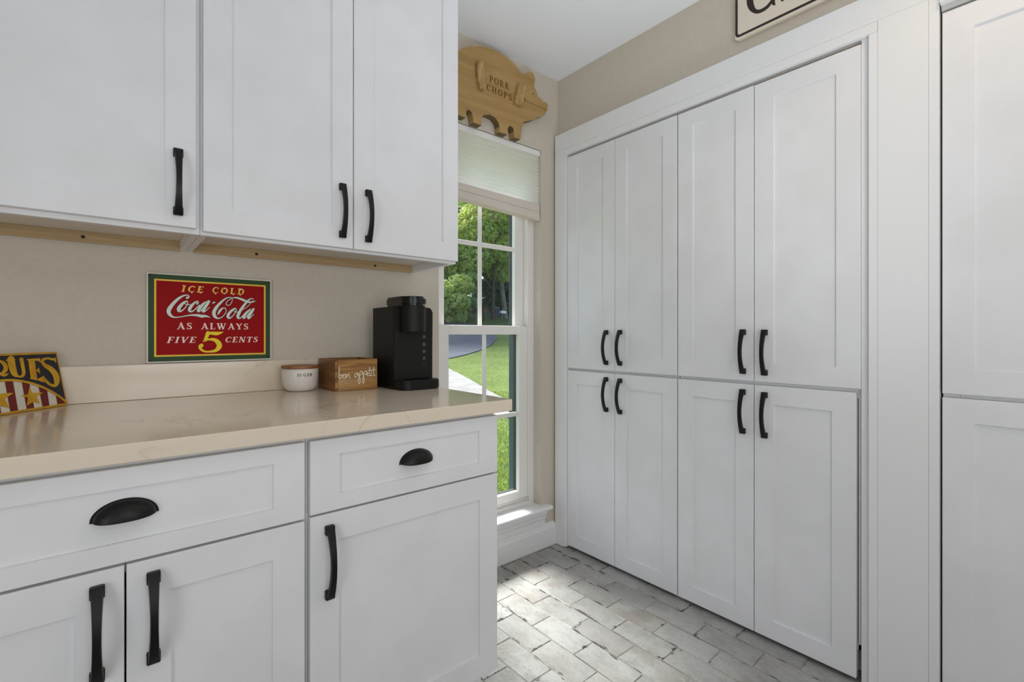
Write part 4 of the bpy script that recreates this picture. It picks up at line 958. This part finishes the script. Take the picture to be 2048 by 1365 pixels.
TR = [ # name, label, u, d, height, radius, leaf, n, seed, kw
 ('tree', 'dark tall tree in the wood, seen at the left edge of the window', 868, 38, 16, 4.2, 'leaf_dark', 5200, 1, dict(size=.3)),
 ('tree', 'tall mid-green tree seen behind the window\'s vertical bar', 948, 40, 17, 4.2, 'leaf_mid', 5200, 2, dict(size=.3)),
 ('tree', 'tall tree with a dark straight trunk in the window\'s upper right pane', 998, 36, 16, 3.6, 'leaf_mid', 4200, 3, dict(size=.28, low=.42, trunk=.24)),
 ('tree', 'pale leaning tree at the right edge of the window, behind the bin', 1012, 33, 12, 2.6, 'leaf_light', 2200, 4, dict(size=.24, low=.5, trunk=.17, bark='bark_pale', lean=-1.2)),
 ('tree', 'dark background tree filling the gap above the driveway', 905, 50, 21, 6, 'leaf_dark', 5200, 5, dict(size=.4)),
 ('tree', 'dark background tree behind the mailbox', 975, 52, 21, 6, 'leaf_dark', 5200, 6, dict(size=.4)),
 ('tree', 'dark background tree hidden by the window\'s right frame', 1050, 50, 20, 6, 'leaf_dark', 4200, 7, dict(size=.4)),
 ('tree', 'dark background tree hidden by the wall left of the window', 820, 48, 20, 6, 'leaf_dark', 4200, 8, dict(size=.4)),
 ('tree', 'light green understorey tree in front of the wood, left lower pane', 905, 31, 6.2, 2.0, 'leaf_light', 4200, 9, dict(size=.16, low=.3, trunk=.1)),
 ('tree', 'light green understorey tree right of the window\'s vertical bar', 986, 31.5, 8.0, 2.5, 'leaf_light', 5200, 10, dict(size=.18, low=.4, trunk=.12)),
 ('tree', 'high-crowned tree left of the window, its branches hanging over the driveway', 862, 26, 14, 5.0, 'leaf_mid', 3000, 21, dict(size=.3, low=.62, trunk=.16)),
 ('tree', 'mid-green tree at the left end of the wood, only seen from beside the window', 700, 36, 15, 4.5, 'leaf_mid', 3600, 22, dict(size=.32)),
 ('tree', 'dark tree farther left in the wood, only seen from beside the window', 560, 40, 17, 5.0, 'leaf_dark', 3600, 23, dict(size=.36)),
 ('tree', 'mid-green tree farthest left in the wood, only seen from beside the window', 380, 38, 16, 5.0, 'leaf_mid', 3600, 24, dict(size=.36)),
 ('shrub', 'bright bush beside the driveway, left of the window\'s vertical bar', 900, 28.5, 2.6, 1.35, 'leaf_light', 2400, 11, dict(size=.16, trunk=.06, low=.15)),
 ('shrub', 'dark bush beside the driveway left of the mailbox', 922, 30, 2.3, 1.0, 'leaf_mid', 2000, 12, dict(size=.16, trunk=.06, low=.15)),
 ('shrub', 'dark bush behind the mailbox and the bin', 985, 36, 3.4, 2.2, 'leaf_dark', 3000, 13, dict(size=.2, trunk=.06, low=.15)),
 ('shrub', 'mid-green bush at the far left of the driveway', 860, 30, 3.0, 1.6, 'leaf_mid', 2200, 14, dict(size=.18, trunk=.06, low=.15)),
 ('shrub', 'dark bush at the lawn edge hidden by the window\'s right frame', 1045, 36, 3.2, 2.4, 'leaf_dark', 2600, 15, dict(size=.2, trunk=.06, low=.15)),
]
for nm, lb, u, d, hg, rd, m, n, sd, kw in TR:
    tree(nm, lb, u, d, hg, rd, m, n, sd, cat='tree' if nm == 'tree' else 'shrub', **kw)
# mailbox, bin and small white box by the road
p = ground_hit(968, 642); mbx = thing('mailbox', tuple(p), 'brown gable-roofed mailbox on a post beyond the driveway', 'mailbox')
s = p.length/942
obj('post', boxes((p.x-.05, p.x+.05, p.y-.05, p.y+.05, p.z-.1, p.z+.5)), M['mb'], mbx)
bm = bmesh.new(); prism(bm, [(p.x-.22, p.y-.25, p.z+.5), (p.x+.22, p.y-.25, p.z+.5), (p.x+.22, p.y-.25, p.z+.72), (p.x, p.y-.25, p.z+.95), (p.x-.22, p.y-.25, p.z+.72)], (0, .5, 0)); obj('box', bm, M['mb'], mbx)
bm = bmesh.new(); prism(bm, [(p.x-.3, p.y-.3, p.z+.68), (p.x, p.y-.3, p.z+1.0), (p.x+.3, p.y-.3, p.z+.68), (p.x+.28, p.y-.3, p.z+.65), (p.x, p.y-.3, p.z+.955), (p.x-.28, p.y-.3, p.z+.65)], (0, .6, 0)); obj('roof', bm, M['mb'], mbx)
p = ground_hit(991, 638); bn = thing('wheeled_bin', tuple(p), 'dark blue wheeled bin with a pale lid beyond the driveway', 'bin')
bm = bmesh.new(); prism(bm, [(p.x-.14, p.y-.2, p.z+.03), (p.x+.14, p.y-.2, p.z+.03), (p.x+.19, p.y-.22, p.z+.74), (p.x-.19, p.y-.22, p.z+.74)], (0, .4, 0)); obj('body', bm, M['bin'], bn)
bm = boxes((p.x-.21, p.x+.21, p.y-.25, p.y+.22, p.z+.742, p.z+.80), bevel=.015); obj('lid', bm, M['binlid'], bn)
for sx_ in (-.18, .18):
    bm = bmesh.new(); prism(bm, [(p.x+sx_-.02, p.y+.16+.08*math.cos(i*PI/6), p.z+.08+.08*math.sin(i*PI/6)) for i in range(12)], (.04, 0, 0)); obj('wheel', bm, M['dark'], bn)
p = ground_hit(1004, 640); mb2 = thing('mailbox', tuple(p), 'small white mailbox on a thin post at the right of the bin', 'mailbox')
obj('post', boxes((p.x-.03, p.x+.03, p.y-.03, p.y+.03, p.z-.1, p.z+.42)), M['bark_pale'], mb2)
bm = bmesh.new(); prism(bm, [(p.x-.2+0*a, p.y-.1+.1*math.cos(a), p.z+.5+.1*math.sin(a)) for a in [0, PI/5, 2*PI/5, 3*PI/5, 4*PI/5, PI]]+[(p.x-.2, p.y-.2, p.z+.42), (p.x-.2, p.y, p.z+.42)], (.4, 0, 0)); obj('box', bm, M['white'], mb2)
# two overhead cables
for dv, lb in ((0, 'upper of the two overhead cables in front of the trees'), (4, 'lower of the two overhead cables in front of the trees')):
    a = ray(640, 548+dv)*30; c = ray(1080, 573+dv)*33; a.z += H; c.z += H
    bm = bmesh.new(); tube(bm, [a.lerp(c, k/8)-Vector((0, 0, .35*math.sin(PI*k/8))) for k in range(9)], .016, 5); o = obj('overhead_cable', bm, M['cable'], at=tuple(a)); tag(o, lb, 'cable')
